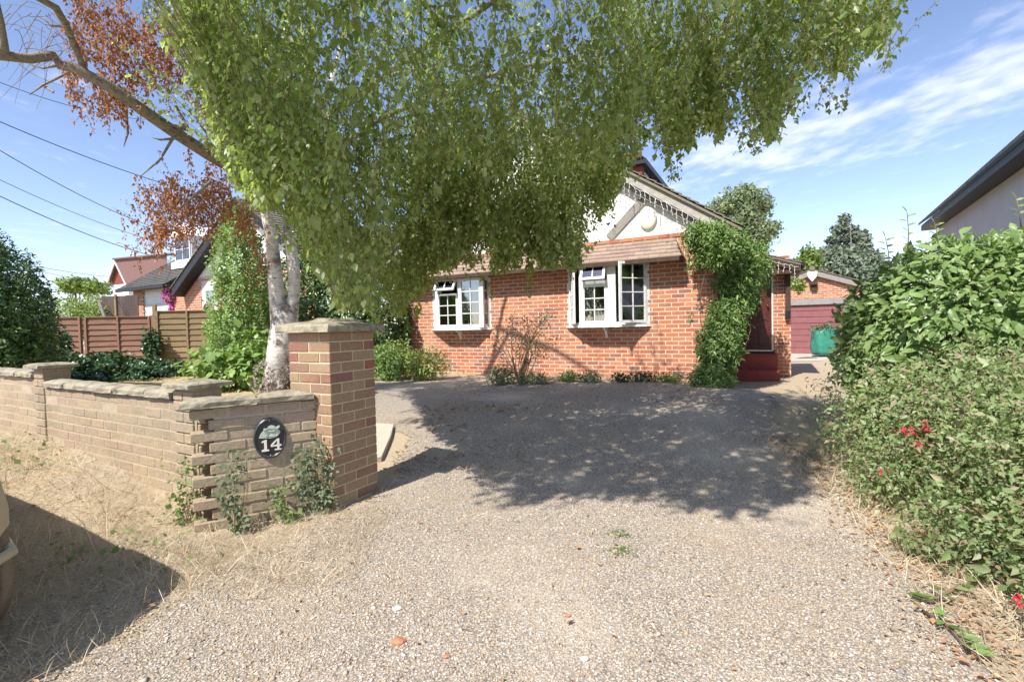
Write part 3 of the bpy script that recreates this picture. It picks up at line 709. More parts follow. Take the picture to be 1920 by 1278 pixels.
# bargeboards and main roof
for sx in (1,-1):
    e=(XM+sx*(XR+.32-XM),ZB-.12-T*.27+.17); a_=(XM,e[1]+T*(XR+.32-XM))
    o=beamxz(e,a_,.17,-.20,-.165,'bargeboard',M_barge)
    beamxz((e[0],e[1]-.17),(a_[0],a_[1]-.17),.09,-.10,-.003,'bargeboard',M_timber)
pitch=math.atan(T)
zeave=ZB-.12-T*.27+.17+.10; slen=(XR+.38-XM)/math.cos(pitch)
m=MB(); DEP=8.4
RM1=Matrix.Translation((XR+.38,-.26,zeave))@Matrix.Rotation(math.pi/2,4,'Z'); tiles(m,RM1,DEP,slen,pitch,.16,.27,.02)
RM2=Matrix.Translation((XL-.38,-.26+DEP,zeave))@Matrix.Rotation(-math.pi/2,4,'Z'); tiles(m,RM2,DEP,slen,pitch,.16,.27,.02)
for sx in (1,-1):
    m.prism([(XM,zeave+T*(XR+.38-XM)-.03),(XM+sx*(XR+.38-XM),zeave-.03),(XM+sx*(XR+.38-XM),zeave-.075),(XM,zeave+T*(XR+.38-XM)-.075)],-.25,DEP-.26)
m.tube([(XM,-.27,zeave+T*(XR+.38-XM)+.0),(XM,DEP-.27,zeave+T*(XR+.38-XM))],.09,8)
m.build('roof',[M_tile2],house)
m=MB(); m.box(XL+.02,XL+.12,.12,7.8,.1,2.8); m.box(XL,XR-.1,7.7,7.8,.1,2.8); m.box(XR-.105,XR,SB+.1,7.8,.1,2.8); m.prism([(XL+.1,2.8),(XR-.1,2.8),(XM,ZA_-.1)],7.6,7.7); m.build('rear_walls',M_hb,house)
# pent roof over windows
pz_e=hp(1200,487,-.34)[1]; pz_t=ZB-.075; pdep=.36; ppitch=math.atan((pz_t-pz_e)/pdep); pl=math.hypot(pdep,pz_t-pz_e)
xpe=hp(1278,480,-.3)[0]
m=MB(); nco=5; hipw=.16
for i in range(nco):
    t0,t1=i/nco,(i+1)/nco
    x1_=xpe-hipw*t0; x=XL-.1+(i%2)*.09
    while x<x1_:
        q=min(x+.176,x1_); y0_=-pdep*(1-t0); y1_=-pdep*(1-t1)-.0; za,zb_=pz_e+(pz_t-pz_e)*t0+.03,pz_e+(pz_t-pz_e)*t1+.006; j=random.uniform(0,.004)
        qr=q-(hipw/nco if q>=x1_-.001 else 0)
        m.add([(x,y0_,za+j),(q,y0_,za+j),(qr,y1_+.0,zb_+j),(x,y1_,zb_+j),(x,y0_,za-.018),(q,y0_,za-.018),(qr,y1_,zb_-.02),(x,y1_,zb_-.02)],[(0,1,2,3),(4,7,6,5),(0,4,5,1),(1,5,6,2),(2,6,7,3),(3,7,4,0)]); x=q+.003
    # hip end
    y0_=-pdep*(1-t0); m.add([(x1_,y0_,pz_e+(pz_t-pz_e)*t0+.03),(x1_+.02,0,pz_e+(pz_t-pz_e)*t0+.0),(x1_-hipw/nco,0,pz_e+(pz_t-pz_e)*t1+.03),(x1_-hipw/nco,-pdep*(1-t1),pz_e+(pz_t-pz_e)*t1+.006)],[(0,1,2,3)])
m.build('pent_roof',M_tile,house)
m=MB(); m.prism([(XL-.08,pz_e-.012),(xpe-.02,pz_e-.012),(xpe-.02,pz_e+.012),(XL-.08,pz_e+.012)],-pdep+.01,-.002); m.box(XL-.1,xpe-.03,-pdep+.002,-pdep+.02,pz_e-.06,pz_e+.013); m.box(xpe-.05,xpe-.025,-pdep+.021,-.002,pz_e-.06,pz_e-.0125)
m.build('soffit',M_brownp,house)
# windows
def casement(par,M,w_,h_,cols,rows,fr=.045,bar=.018,th=.04,nm='casement',mat=M_upvc):
    a=MB(); a.box(0,fr,0,th,0,h_,M=M); a.box(w_-fr,w_,0,th,0,h_,M=M); a.box(fr,w_-fr,0,th,0,fr,M=M); a.box(fr,w_-fr,0,th,h_-fr,h_,M=M)
    for c in range(1,cols): x=fr+(w_-2*fr)*c/cols; a.box(x-bar/2,x+bar/2,.006,th-.006,fr,h_-fr,M=M)
    for r_ in range(1,rows): z=fr+(h_-2*fr)*r_/rows; a.box(fr,w_-fr,.0075,th-.0075,z-bar/2,z+bar/2,M=M)
    o=a.build(nm,mat,par); g=MB(); g.box(fr-.003,w_-fr+.003,th*.45,th*.55,fr-.003,h_-fr+.003,M=M); g.build('pane',M_glass,par); return o
def bay(x0,x1,z0_,z1_,open_):
    w_=x1-x0; d=.24; zs=z0_; mfr=MB(); pr=[(x0+.0,0),(x0+.22*w_,-d),(x0+.64*w_,-d),(x1,0)]
    if not open_: pr=[(x0,0),(x0+.15*w_,-d*.8),(x0+.95*w_,-d*.8),(x1,0)]
    for (a,b) in pr:
        r_=.03; mfr.box(a-r_,a+r_,b-r_+.03,b+r_+.03,zs+.03,z1_)
    for i in range(3):
        a,b=pr[i],pr[i+1]
        for zq,hq in ((zs+.05,.05),(z1_-.03,.06)): mfr.beam((a[0],a[1]+.03,zq),(b[0],b[1]+.03,zq),.05,hq)
    mfr.prism([(x0+.01,z1_-.002),(x1-.01,z1_-.002),(x1-.01,z1_+.03),(x0+.01,z1_+.03)],-d*.5,.1)
    fo=mfr.build('window',M_upvc,house)
    sl=MB(); sp_=[(x0-.06,.0),(x0+.0,-.07),(x0+.25*w_,-d-.07),(x1-.25*w_,-d-.07),(x1,-.07),(x1+.06,.0)]
    k=len(sp_); V_=[(a,b,zs-.02) for a,b in sp_]+[(a,b,zs+.022) for a,b in sp_]
    sl.add(V_,[tuple(range(k))[::-1],tuple(range(k,2*k))]+[(i,(i+1)%k,(i+1)%k+k,i+k) for i in range(k)]); sl.build('sill',M_upvc,fo)
    br=MB(); xc=(x0+x1)/2
    br.prism([(-.0,0),(-.2,0),(-.2,-.03),(-.09,-.07),(-.05,-.16),(-.03,-.2),(0,-.2)],-.02,.02,0,Matrix.Translation((xc,-.002,zs-.021))@Matrix.Rotation(math.pi/2,4,'Z')@Matrix.Rotation(math.pi,4,'Z')@Matrix.Rotation(math.pi,4,'Z'))
    br.build('bracket',M_upvc,fo)
    hgt=z1_-zs-.06
    return fo,pr,zs+.055,hgt
# right window
fo,pr,zb_,hg=bay(*wr_,True)
def seg_frame(p,q,z,back=0.03): # frame with x along p->q, -y outward
    a=math.atan2(q[1]-p[1],q[0]-p[0]); return Matrix.Translation((p[0],p[1]+back-.03,z))@Matrix.Rotation(a,4,'Z'),math.hypot(q[0]-p[0],q[1]-p[1])
Mf,lw=seg_frame(pr[1],pr[2],zb_); hl=hg*.66
casement(fo,Mf@Matrix.Translation((.03,0,0)),lw*.74,hl,2,3)
m=MB(); m.box(.03,.03+lw*.74,.0,.04,hl,hl+.07,M=Mf); m.box(.03+lw*.74,lw-.01,.001,.045,0,hg,M=Mf); m.build('mullion',M_upvc,fo)
casement(fo,Mf@Matrix.Translation((.03,-.005,hg))@Matrix.Rotation(R(-20),4,'X')@Matrix.Translation((0,-.03,-(hg-hl-.06))),lw*.74,hg-hl-.06,2,1)
Ml,ll=seg_frame(pr[0],pr[1],zb_); casement(fo,Ml@Matrix.Translation((.02,-.0,0))@Matrix.Rotation(R(-22),4,'Z'),ll*.93,hg,2,4)
Mr=Matrix.Translation((pr[3][0]-.01,pr[3][1]-.03,zb_)); aR=math.atan2(pr[2][1]-pr[3][1],pr[2][0]-pr[3][0])
lr_=math.hypot(pr[3][0]-pr[2][0],pr[3][1]-pr[2][1])*.93
casement(fo,Mr@Matrix.Rotation(aR+R(24)-math.pi,4,'Z')@Matrix.Translation((-lr_,0,0)),lr_,hg,2,4)
# left window
fo2,pr2,zb2,hg2=bay(*wl,False)
Mf2,lw2=seg_frame(pr2[1],pr2[2],zb2)
m=MB(); m.box(lw2*.5-.03,lw2*.5+.03,0,.045,0,hg2,M=Mf2); m.build('mullion',M_upvc,fo2)
casement(fo2,Mf2@Matrix.Translation((.03,.002,0)),lw2*.5-.06,hg2*.70,2,3)
casement(fo2,Mf2@Matrix.Translation((.03,0,hg2))@Matrix.Rotation(R(-28),4,'X')@Matrix.Translation((0,-.03,-hg2*.27)),lw2*.5-.06,hg2*.27,2,1)
casement(fo2,Mf2@Matrix.Translation((lw2*.5+.03,.002,0)),lw2*.5-.06,hg2,2,4)
Ml2,ll2=seg_frame(pr2[0],pr2[1],zb2); casement(fo2,Ml2@Matrix.Translation((.02,-.0,0)),ll2*.9,hg2,1,4)
Mr2,lr2=seg_frame(pr2[2],pr2[3],zb2); casement(fo2,Mr2@Matrix.Translation((.02,0,0)),lr2*.9,hg2,1,4)
# rooms behind
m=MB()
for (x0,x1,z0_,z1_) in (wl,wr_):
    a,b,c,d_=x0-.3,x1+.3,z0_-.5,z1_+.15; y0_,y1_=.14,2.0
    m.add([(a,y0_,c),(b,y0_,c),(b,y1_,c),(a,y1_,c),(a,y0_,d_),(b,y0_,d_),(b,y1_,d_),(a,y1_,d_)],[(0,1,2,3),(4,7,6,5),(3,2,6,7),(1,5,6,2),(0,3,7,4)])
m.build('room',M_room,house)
def curtain(x0,x1,z0_,z1_,y=.05):
    m=MB(); n=24; V_=[]
    for k in range(2):
        for i in range(n+1): V_.append((x0+(x1-x0)*i/n,y+.02*math.sin(i*1.9),z0_ if k==0 else z1_))
    m.add(V_,[(i,i+1,n+2+i,n+1+i) for i in range(n)],0,True); m.build('curtain',M_curt,house)
curtain(wl[0]+.02,wl[0]+.16,wl[2]+.06,wl[3]-.03); curtain(wl[1]-.3,wl[1]-.02,wl[2]+.06,wl[3]-.03); curtain(wr_[0]+.02,wr_[0]+.12,wr_[2]+.06,wr_[3]-.03); curtain(wr_[1]-.16,wr_[1]-.02,wr_[2]+.06,wr_[3]-.03)
# door, frame, steps
dr=MB(); dr.box(dx0+.03,dx1-.03,SB+.05,SB+.09,zd0,zd1-.03,bev=.004); do=dr.build('door',M_door,house)
dw=dx1-dx0-.06
pan=MB()
for (a,b,c,d_) in ((.10,.44,.06,.30),(.56,.90,.06,.30),(.10,.44,.36,.58),(.56,.90,.36,.58),(.10,.44,.64,.95),(.56,.90,.64,.95)):
    X0,X1=dx0+.03+dw*a,dx0+.03+dw*b; Z0_,Z1_=zd0+(zd1-zd0)*c,zd0+(zd1-zd0)*d_
    pan.box(X0,X1,SB+.040,SB+.051,Z0_,Z1_,bev=.008); pan.box(X0+.03,X1-.03,SB+.030,SB+.041,Z0_+.03,Z1_-.03,bev=.006)
pan.build('door_panels',M_door,do)
h_=MB(); h_.lathe([(.0,0),(.022,0),(.022,.02),(.01,.03),(.012,.05),(.028,.06),(.02,.08),(0,.085)],(0,0,0),10,0,Matrix.Translation((dx1-.1,SB+.05,zd0+.95))@Matrix.Rotation(math.pi/2,4,'X')); h_.build('door_knob',simple('brass',[(.5,.35,.12),(.55,.4,.15)],9,.3,0,metal=1),do)
fr_=MB(); fr_.box(dx0,dx0+.028,SB-.02,SB+.1,zd0-.02,zd1); fr_.box(dx1-.028,dx1,SB-.02,SB+.1,zd0-.02,zd1); fr_.box(dx0+.028,dx1-.028,SB-.02,SB+.1,zd1-.03,zd1); fr_.build('door_frame',M_oldwhite,house)
th_=MB(); th_.box(dx0-.05,dx1+.03,SB-.2,SB+.04,zd0-.05,zd0-.003,bev=.006); th_.build('threshold',M_black,house)
sx0=hp(1352,680,SB-.5)[0]
st=MB(); st.box(sx0+.08,dx1+.08,SB-.45,SB+.0,-.1,zd0-.08,bev=.008); st.box(sx0+.10,dx1+.06,SB-.448,SB-.01,zd0-.079,zd0-.055); st.build('step',M_step,house)
st=MB(); st.box(sx0,dx1+.1,SB-.80,SB-.452,-.1,(zd0-.08)*.5+.02,bev=.008); st.build('step',M_step,house)
# porch roof
px_a=Vector((XR-.2,SB-.35,hp(1400,470,SB-.35)[1])); px_b=hp(1503,492,SB-.35); 
zpa=hp(1425,474,SB-.35)[1]; xpa=hp(1425,474,SB-.35)[0]; xpb,zpb=px_b
slp=(zpb-zpa)/(xpb-xpa); x_s=XR+.05; z_s=zpa+slp*(x_s-xpa)
m=MB(); Lr=math.hypot(xpb-x_s,z_s-zpb); RMp=Matrix.Translation((xpb,SB-.37,zpb-.01))@Matrix.Rotation(math.pi/2,4,'Z'); tiles(m,RMp,3.0,Lr,math.atan(-slp),.15,.27,.018)
m.prism([(x_s,z_s-.018),(xpb-.01,zpb-.018),(xpb-.01,zpb-.05),(x_s,z_s-.05)],SB-.36,SB+2.6); m.build('porch_roof',[M_tile2],house)
m=MB(); m.prism([(x_s,z_s-.052),(xpb-.01,zpb-.052),(xpb-.01,zpb-.17),(x_s,z_s-.19)],SB-.35,SB-.325); m.build('porch_fascia',M_brownp,house)
m=MB(); m.tube([(xpb+.03,SB-.38,zpb-.03),(xpb+.03,SB+2.6,zpb-.03)],.045,10); m.build('gutter',M_dark,house)
xq0,zq0=hp(1472,505,SB-.06); xq1,zq1=hp(1482,583,SB-.06)
m=MB(); m.box(xq0,xq1,SB-.11,SB-.012,zq1,zq0,bev=.004); m.box(xq0-.4,xq1+.02,SB-.32,SB-.2,zpb-.20,zpb-.11); m.build('porch_post',M_brownp,house)
m=MB(); m.box(xq0-.005,xq1+.005,SB-.115,SB-.012,zq1-.14,zq1-.002,bev=.004); m.build('post_shoe',M_dark,house)
# dormer
b0=1.2; dxs=hp(1205,350,b0)[0]; dz1=4.52; 
m=MB(); m.box(XM+.3,dxs-.004,b0,b0+.06,3.3,dz1-.01)
for k in range(12): m.box(XM+.28,dxs-.002,b0-.014,b0-.001,3.6+k*.1,3.6+k*.1+.096)
m.build('dormer_cheek',M_hang,house)
dm=MB(); 
dm.box(dxs-.08,dxs,b0+.001,b0+5.0,3.2,3.75); 
for (a,b) in ((0.0,.13),(1.66,2.3),(3.9,5.0)): 
    dm.box(dxs-.07,dxs-.02,b0+a+.061,b0+b,3.3,dz1-.02)
    k=0
    while 3.7+k*.1<dz1-.1: dm.box(dxs-.019,dxs+.002,b0+a+.062,b0+b,3.7+k*.1,3.7+k*.1+.094); k+=1
do_=dm.build('dormer_side',M_hang,house)
dr_=MB(); dr_.box(XM-.2,dxs+.09,b0-.12,b0+5.1,dz1,dz1+.11); dr_.box(XM-.1,dxs+.05,b0-.15,b0+5.0,dz1+.111,dz1+.14); dr_.build('dormer_roof',M_dark,house)
DM=Matrix.Translation((dxs-.05,b0+.15,3.6))@Matrix.Rotation(math.pi/2,4,'Z'); casement(do_,DM,1.48,dz1-3.62,4,4,nm='dormer_window')
DM=Matrix.Translation((dxs-.05,b0+2.33,3.6))@Matrix.Rotation(math.pi/2,4,'Z'); casement(do_,DM,1.5,dz1-3.62,2,3,nm='dormer_window')
DM=Matrix.Translation((dxs-.0,b0+3.7,3.8))@Matrix.Rotation(math.pi/2-R(70)+math.pi,4,'Z'); casement(do_,DM,.4,dz1-3.9,1,2,nm='dormer_window')
m=MB(); m.add([(dxs-.5,b0+.1,3.3),(dxs-.5,b0+4.9,3.3),(dxs-.5,b0+4.9,dz1),(dxs-.5,b0+.1,dz1)],[(0,1,2,3)]); m.build('room',M_room,house)
# alarm box on gable
ax,az_=hp(1214,409,-.05); m=MB(); m.lathe([(.0,0),(.15,0),(.155,.03),(.13,.055),(0,.07)],(0,0,0),24,0,Matrix.Translation((ax,.009,az_))@Matrix.Rotation(math.pi/2,4,'X')@Matrix.Scale(1.35,4,(0,1,0)))
m.build('alarm_box',simple('cream plastic',[(.68,.68,.52),(.74,.74,.6)],6,.5,0),house)

# fairy lights
def lights(name,label,path,drops,seedv,fr):
    random.seed(seedv); t=thing(name,label,'string lights',tuple(fr@Vector(path[0])),0)
    m=MB(); n=len(path); pts=[]
    L_=[0]
    for i in range(n-1):
        a,b=Vector(path[i]),Vector(path[i+1])
        for k in range(26): pts.append(fr@(a.lerp(b,k/26)+Vector((0,0,-.03*abs(math.sin(k*.9))+random.uniform(-.008,.008)))))
    m.tube(pts,.004,4); bp=[]
    for d in range(drops):
        p0=pts[int((d+.5)/drops*(len(pts)-1))]; ln=random.choice((.16,.25,.38,.2,.3)); q=[Vector(p0)]; k=int(ln/.035)
        for i in range(k):
            q.append(q[-1]+Vector((random.uniform(-.012,.012),random.uniform(-.008,.008),-.035)))
            if i%2: bp.append(q[-1]+Vector((random.choice((-.012,.012)),0,0)))
        m.tube(q,.0038,4)
    m.build('cord',M_cord,t,'world'); 
    bl=MB(); bl.lathe([(0,-.012),(.007,-.008),(.006,.006),(0,.012)],(0,0,0),5); Mi=FR[t.name].inverted()
    b0_=bl.build('bulb',M_cord,t); b0_.location=Mi@bp[0]
    for q in bp[1:100]:
        c=b0_.copy(); col.objects.link(c); c.parent=t; c.location=Mi@q
    return t
e=(XR+.32,ZB-.12-T*.27+.17)
lights('gable_lights','white icicle string lights hanging under the sloping bargeboard of the white gable',[(e[0]-2.35,-.21,e[1]+T*2.35-.1),(e[0]-.05,-.21,e[1]-.07)],26,3,HF)
lights('porch_lights','white icicle string lights hanging from the fascia over the red front door',[(xpa-.1,SB-.37,zpa-.08),(xpb-.02,SB-.37,zpb-.08)],8,9,HF)

# ================================================================ garage at the back
gd=18.6; GP=P(1470,663,gd); GR=RZ-.08
grg=thing('garage','small brick garage with a maroon door and low tiled gable behind the green bag','garage',(GP.x,GP.y,GP.z-.0),GR)
GF=FR[grg.name]
def gp(px,py,y=0): return face_xz(px,py,GF,y)
xa,_=gp(1455,600); xb_=gp(1592,600)[0]; zl0=gp(1523,571)[1]; zl1=gp(1523,560)[1]; xapex,zapex=gp(1523,506)
zE=gp(1440,548)[1]; half=max(xapex-gp(1428,600)[0],2.2); x0g,x1g=xapex-half,xapex+half
zsl=(zapex-zE)/half
m=MB(); brick_face(m,x0g,x1g,-.1,zapex+.1,[(xa,xb_,-.2,zl1)],dep=.05,top=lambda x: zapex-.02-(abs(x-xapex))*(zapex-zl1-.25)/half,back=.08)
m.box(x0g,x0g+.1,.1,5,-.1,zl1+.1); m.box(x1g-.1,x1g,.1,5,-.1,zl1+.1); m.build('wall',[M_gb,M_hm],grg)
m=MB(); m.box(xa-.15,xb_+.15,-.03,.06,zl0,zl1); m.build('lintel',M_lintel,grg)
m=MB(); nrow_=8; 
for i in range(nrow_): m.box(xa,xb_,.05,.09,zl0*i/nrow_+.012,zl0*(i+1)/nrow_-.004,bev=.006)
m.box(xa,xb_,.07,.1,0,zl0,0); gdo=m.build('door',M_gdoor,grg)
m=MB(); hx,hz=gp(1524,610); m.lathe([(0,0),(.05,0),(.05,.03),(.02,.05),(0,.06)],(0,0,0),10,0,Matrix.Translation((hx,.05,hz))@Matrix.Rotation(math.pi/2,4,'X')); m.build('door_handle',M_gdoor,gdo)
gs=(zapex-zl1-.25)/half
for sx in (1,-1):
    m=MB(); m.prism([(xapex,zapex+.02),(xapex+sx*(half+.3),zapex+.02-gs*(half+.3)),(xapex+sx*(half+.3),zapex-.18-gs*(half+.3)),(xapex,zapex-.20)],-.16,-.12); m.build('bargeboard',M_timber,grg)
m=MB(); sl_=math.hypot(half+.35,gs*(half+.35)); pp=math.atan(gs)
tiles(m,Matrix.Translation((xapex+half+.35,-.2,zapex+.03-gs*(half+.35)))@Matrix.Rotation(math.pi/2,4,'Z'),5.4,sl_,pp,.25,.33,.03)
tiles(m,Matrix.Translation((xapex-half-.35,5.2,zapex+.03-gs*(half+.35)))@Matrix.Rotation(-math.pi/2,4,'Z'),5.4,sl_,pp,.25,.33,.03)
m.tube([(xapex,-.22,zapex+.05),(xapex,5.2,zapex+.05)],.09,8); m.build('roof',M_tile2,grg)
m=MB(); ax,az_=gp(1523,518,-.1); s2_=.21; m.prism([(ax-.17,az_+.12),(ax-.1,az_+.17),(ax+.1,az_+.17),(ax+.17,az_+.12),(ax+.13,az_-.03),(ax,az_-.2),(ax-.13,az_-.03)],-.22,-.01); m.build('alarm_box',simple('pale plastic',[(.72,.72,.6),(.78,.78,.68)],6,.5,0),grg)
m=MB(); ax,az_=gp(1525,534,-.1); m.box(ax-.13,ax+.13,-.2,-.01,az_,az_+.12,bev=.01); m.box(ax-.06,ax+.12,-.1,-.012,az_-.22,az_-.003,bev=.01); m.build('lamp',M_brownp,grg)

# green bag and clippings
bp=P(1546,664,16.6); bgt=thing('garden_waste_bag','bulging green woven garden waste bag standing before the maroon garage door','bag',tuple(bp))
m=MB(); V_=[];n=20;lv=9
hb=(664-618)/F*16.6; rb=(1567-1524)/2/F*16.6
for i in range(lv):
    t=i/(lv-1)
    for j in range(n):
        a=2*math.pi*j/n; sq=1/max(abs(math.cos(a)),abs(math.sin(a)))**.8; rr=rb*.92*sq*(.93+.07*math.sin(math.pi*t))*(1+.06*math.sin(5*a+4*t)+.04*math.sin(9*a-9*t)); V_.append((rr*math.cos(a),rr*.8*math.sin(a),hb*t*(1+.06*math.sin(3*a))))
m.add(V_,[(i*n+j,i*n+(j+1)%n,(i+1)*n+(j+1)%n,(i+1)*n+j) for i in range(lv-1) for j in range(n)]+[tuple(range(n))[::-1],tuple((lv-1)*n+j for j in range(n))],0,True); m.build('bag_body',M_bag,bgt)
p_,nn_=bush_pts([(bp.x,bp.y-.05,bp.z+hb+.02,rb*1.2,rb*.8,.16)],900,.3,.3,.2,cutz=False)
cl=tag(leaves('garden_clippings',p_-np.array(bp),rdir(900),rdir(900),.09,ML_grey,None,wr=.4),'heap of grey green prunings spilling out of the green bag','clippings'); cl.location=bp

# terracotta pot by steps
pp_=G(1361,700); pot=thing('plant_pot','small terracotta pot half hidden under the climber by the red steps','pot',tuple(pp_))
m=MB(); m.lathe([(.07,0),(.10,.15),(.115,.155),(.115,.19),(.1,.19),(.09,.16)],(0,0,0),18); m.build('pot_body',M_terra,pot)
m=MB(); m.lathe([(.0,.14),(.095,.15),(.09,.165),(0,.17)],(0,0,0),12); m.build('soil',M_bark,pot)

# ================================================================ right neighbour (white rendered house)
P1=P(1727,424,10.9); P2=P(1920,262,5.7); dN=(P2-P1); Ln=dN.length
angN=math.atan2(dN.y,dN.x)
rn=thing('white_rendered_house','pale rendered neighbouring house with a dark slate roof edge behind the big leafed shrub','house',(P1.x,P1.y,0),angN)
# local x toward camera, local y = left of travel ; the wall faces local -? compute
sl=(P2.z-P1.z)/math.hypot(dN.x,dN.y)
side=1 if (Matrix.Rotation(angN,4,'Z')@Vector((0,1,0))).dot(Vector((1,0,0)))>0 else -1
LX=7.4
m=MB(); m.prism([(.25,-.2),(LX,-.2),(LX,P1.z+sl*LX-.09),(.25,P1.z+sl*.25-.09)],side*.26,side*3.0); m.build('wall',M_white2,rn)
m=MB(); m.prism([(0,P1.z-.11),(LX+.1,P1.z+sl*(LX+.1)-.11),(LX+.1,P1.z+sl*(LX+.1)+.01),(0,P1.z+.01)],side*-.0,side*.04); m.prism([(0,P1.z-.11),(LX+.1,P1.z+sl*(LX+.1)-.11),(LX+.1,P1.z+sl*(LX+.1)-.09),(0,P1.z-.09)],side*.041,side*.258); m.build('fascia',M_dark,rn)
m=MB(); x=0
while x<LX:
    a,b=x,x+.24; za,zb_=P1.z+sl*a+.015,P1.z+sl*b+.015
    for k in range(9):
        ya,yb=side*(-.05+.22*k),side*(-.05+.22*(k+1)+.03); rz_=.19*k; rz2=.19*(k+1)
        V_=[(a,ya,za+rz_+.0),(b-.012,ya,zb_+rz_),(b-.012,yb,zb_+rz2),(a,yb,za+rz2)]; V2=[(q[0],q[1],q[2]+.05) for q in V_]
        m.add(V_+V2,[(0,3,2,1),(4,5,6,7),(0,1,5,4),(1,2,6,5),(2,3,7,6),(3,0,4,7)])
    x+=.24
m.build('roof',M_slate,rn)

# ================================================================ left: fence, bungalow, far house
def fence(name,label,pxa,pxb,Ya,Yb,ztop,zbot,mat,npan,posth,bat=3):
    a=P(pxa,600,Ya); b=P(pxb,600,Yb); d=Vector((b.x-a.x,b.y-a.y,0)); L=d.length; an=math.atan2(d.y,d.x)
    t=thing(name,label,'fence',(a.x,a.y,0),an); pw=L/npan
    for i in range(npan):
        m=MB(); nb_=11; hh_=(ztop-zbot)/nb_
        for k in range(nb_):
            z=zbot+k*hh_; x0=i*pw+.02; x1=(i+1)*pw-.02; n=10; V_=[]
            for q in range(n+1):
                x=x0+(x1-x0)*q/n; wv=.012*mnoise.noise(Vector((x*3,k*3.1,i)))
                V_+= [(x,-.045,z-.03+wv),(x,-.03,z-.03+wv),(x,.002,z+hh_),(x,-.01,z+hh_)]
            Fs=[]
            for q in range(n):
                for e0,e1 in ((0,3),(3,2),(2,1),(1,0)): Fs.append((q*4+e1,q*4+e0,(q+1)*4+e0,(q+1)*4+e1))
            m.add(V_,[f[::-1] for f in Fs])
        po=m.build('fence_panel',mat,t)
        m=MB()
        for k in range(bat+2): x=i*pw+.07+(pw-.14)*k/(bat+1); m.box(x-.022,x+.022,-.066,-.046,zbot,ztop-.001)
        m.box(i*pw+.05,(i+1)*pw-.05,-.06,.03,ztop,ztop+.02); m.build('battens',mat,po)
    for i in (0,npan) if bat else range(npan+1):
        m=MB(); m.box(i*pw-.045,i*pw+.045,-.045,.045,-.1,posth,bev=.006); m.build('post',mat,t)
    return t
fence('lap_fence','red brown horizontal lap fence panels to the left of the tall post',-130,286,12.2,13.4,1.80,.15,M_fenceL,3,1.84,1)
fence('lap_fence','olive brown horizontal lap fence panels to the right of the tall post behind the birch',291,640,13.2,14.0,1.93,.22,M_fenceR,3,2.12,1)
# dark vertical boarded fence far
a=P(190,560,17.0); t=thing('board_fence','dark vertical boarded fence beside the brick bungalow','fence',(a.x,a.y,0),-.2)
ztb=P(215,556,17.2).z; m=MB()
for i in range(12): m.box(i*.13,i*.13+.125,0,.02,.2,ztb+random.uniform(-.01,.01))
m.build('boards',M_dfence,t); m=MB(); m.box(.6,.68,-.05,-.001,.2,ztb+.05); m.build('post',M_fenceR,t)
tp=P(185,562,16.0); bt=P(200,606,16.2); m=MB(); m.beam(bt-tp,(0,0,0),.12,.03); o=m.build('leaning_board',M_timber); o.location=tp; tag(o,'pale grey plank leaning above the red brown fence','plank')

bo=P(252,600,18.5); bun=thing('brick_bungalow','orange brick bungalow with white garage door, grey tiled roof and white gable beyond the fence','house',(bo.x,bo.y,0),RZ)
BF=FR[bun.name]
def bp_(px,py,y=0): return face_xz(px,py,BF,y)
gx0,gz1=bp_(267,544); gx1=bp_(322,540)[0]; bx1=bp_(333,560)[0]; ze=bp_(270,541)[1]
m=MB(); brick_face(m,0,bx1,.2,ze+.05,[(gx0,gx1,.1,gz1)],dep=.05,back=.1)
fy=-.9; fx0=bp_(331,560,fy)[0]; fx1=fx0+6.5; zf=bp_(350,527,fy)[1]
ddx0,ddz=bp_(376,530,fy); ddx1=bp_(408,530,fy)[0]
brick_face(m,fx0,fx1,.2,zf,[(ddx0,ddx1,.1,ddz)],y=fy,dep=.05,back=.1)
m.box(fx0,fx0+.1,fy+.1,0,.2,zf); m.box(-.0,.1,.1,4.5,.2,ze); m.build('wall',[M_gb,M_hm],bun)
m=MB(); 
for i in range(10): m.box(gx0,gx1,.06,.09,.2+(gz1-.2)*i/10+.004,.2+(gz1-.2)*(i+1)/10-.004)
m.build('garage_door',M_upvc,bun)
m=MB(); m.box(ddx0,ddx1,fy+.02,fy+.08,.2,ddz); db=m.build('front_door',M_upvc,bun)
m=MB(); m.box(ddx0+.25,ddx1-.25,fy+.0,fy+.019,1.4,ddz-.25); m.build('pane',simple('grey green glass',[(.25,.3,.28),(.3,.35,.33)],5,.2,0),db)
wx,wz=bp_(389,580,fy-.05); m=MB(); m.lathe([(0,0)],(0,0,0)) if False else None
tor=[]; 
for i in range(17): tor.append((wx+.17*math.cos(i/16*2*math.pi),fy-.04,wz+.17*math.sin(i/16*2*math.pi)))
m=MB(); m.tube(tor,.05,8,cap=False); w0=m.build('wreath',M_twig,None); w0.location=HF@Vector((0,0,0)) if False else (0,0,0)
w0.data.transform(BF); c0=BF@Vector((wx,fy,wz)); w0.data.transform(Matrix.Translation(-c0)); w0.location=c0; w0.name='wreath'; tag(w0,'grey brown twig wreath hanging on the white front door of the bungalow','wreath')
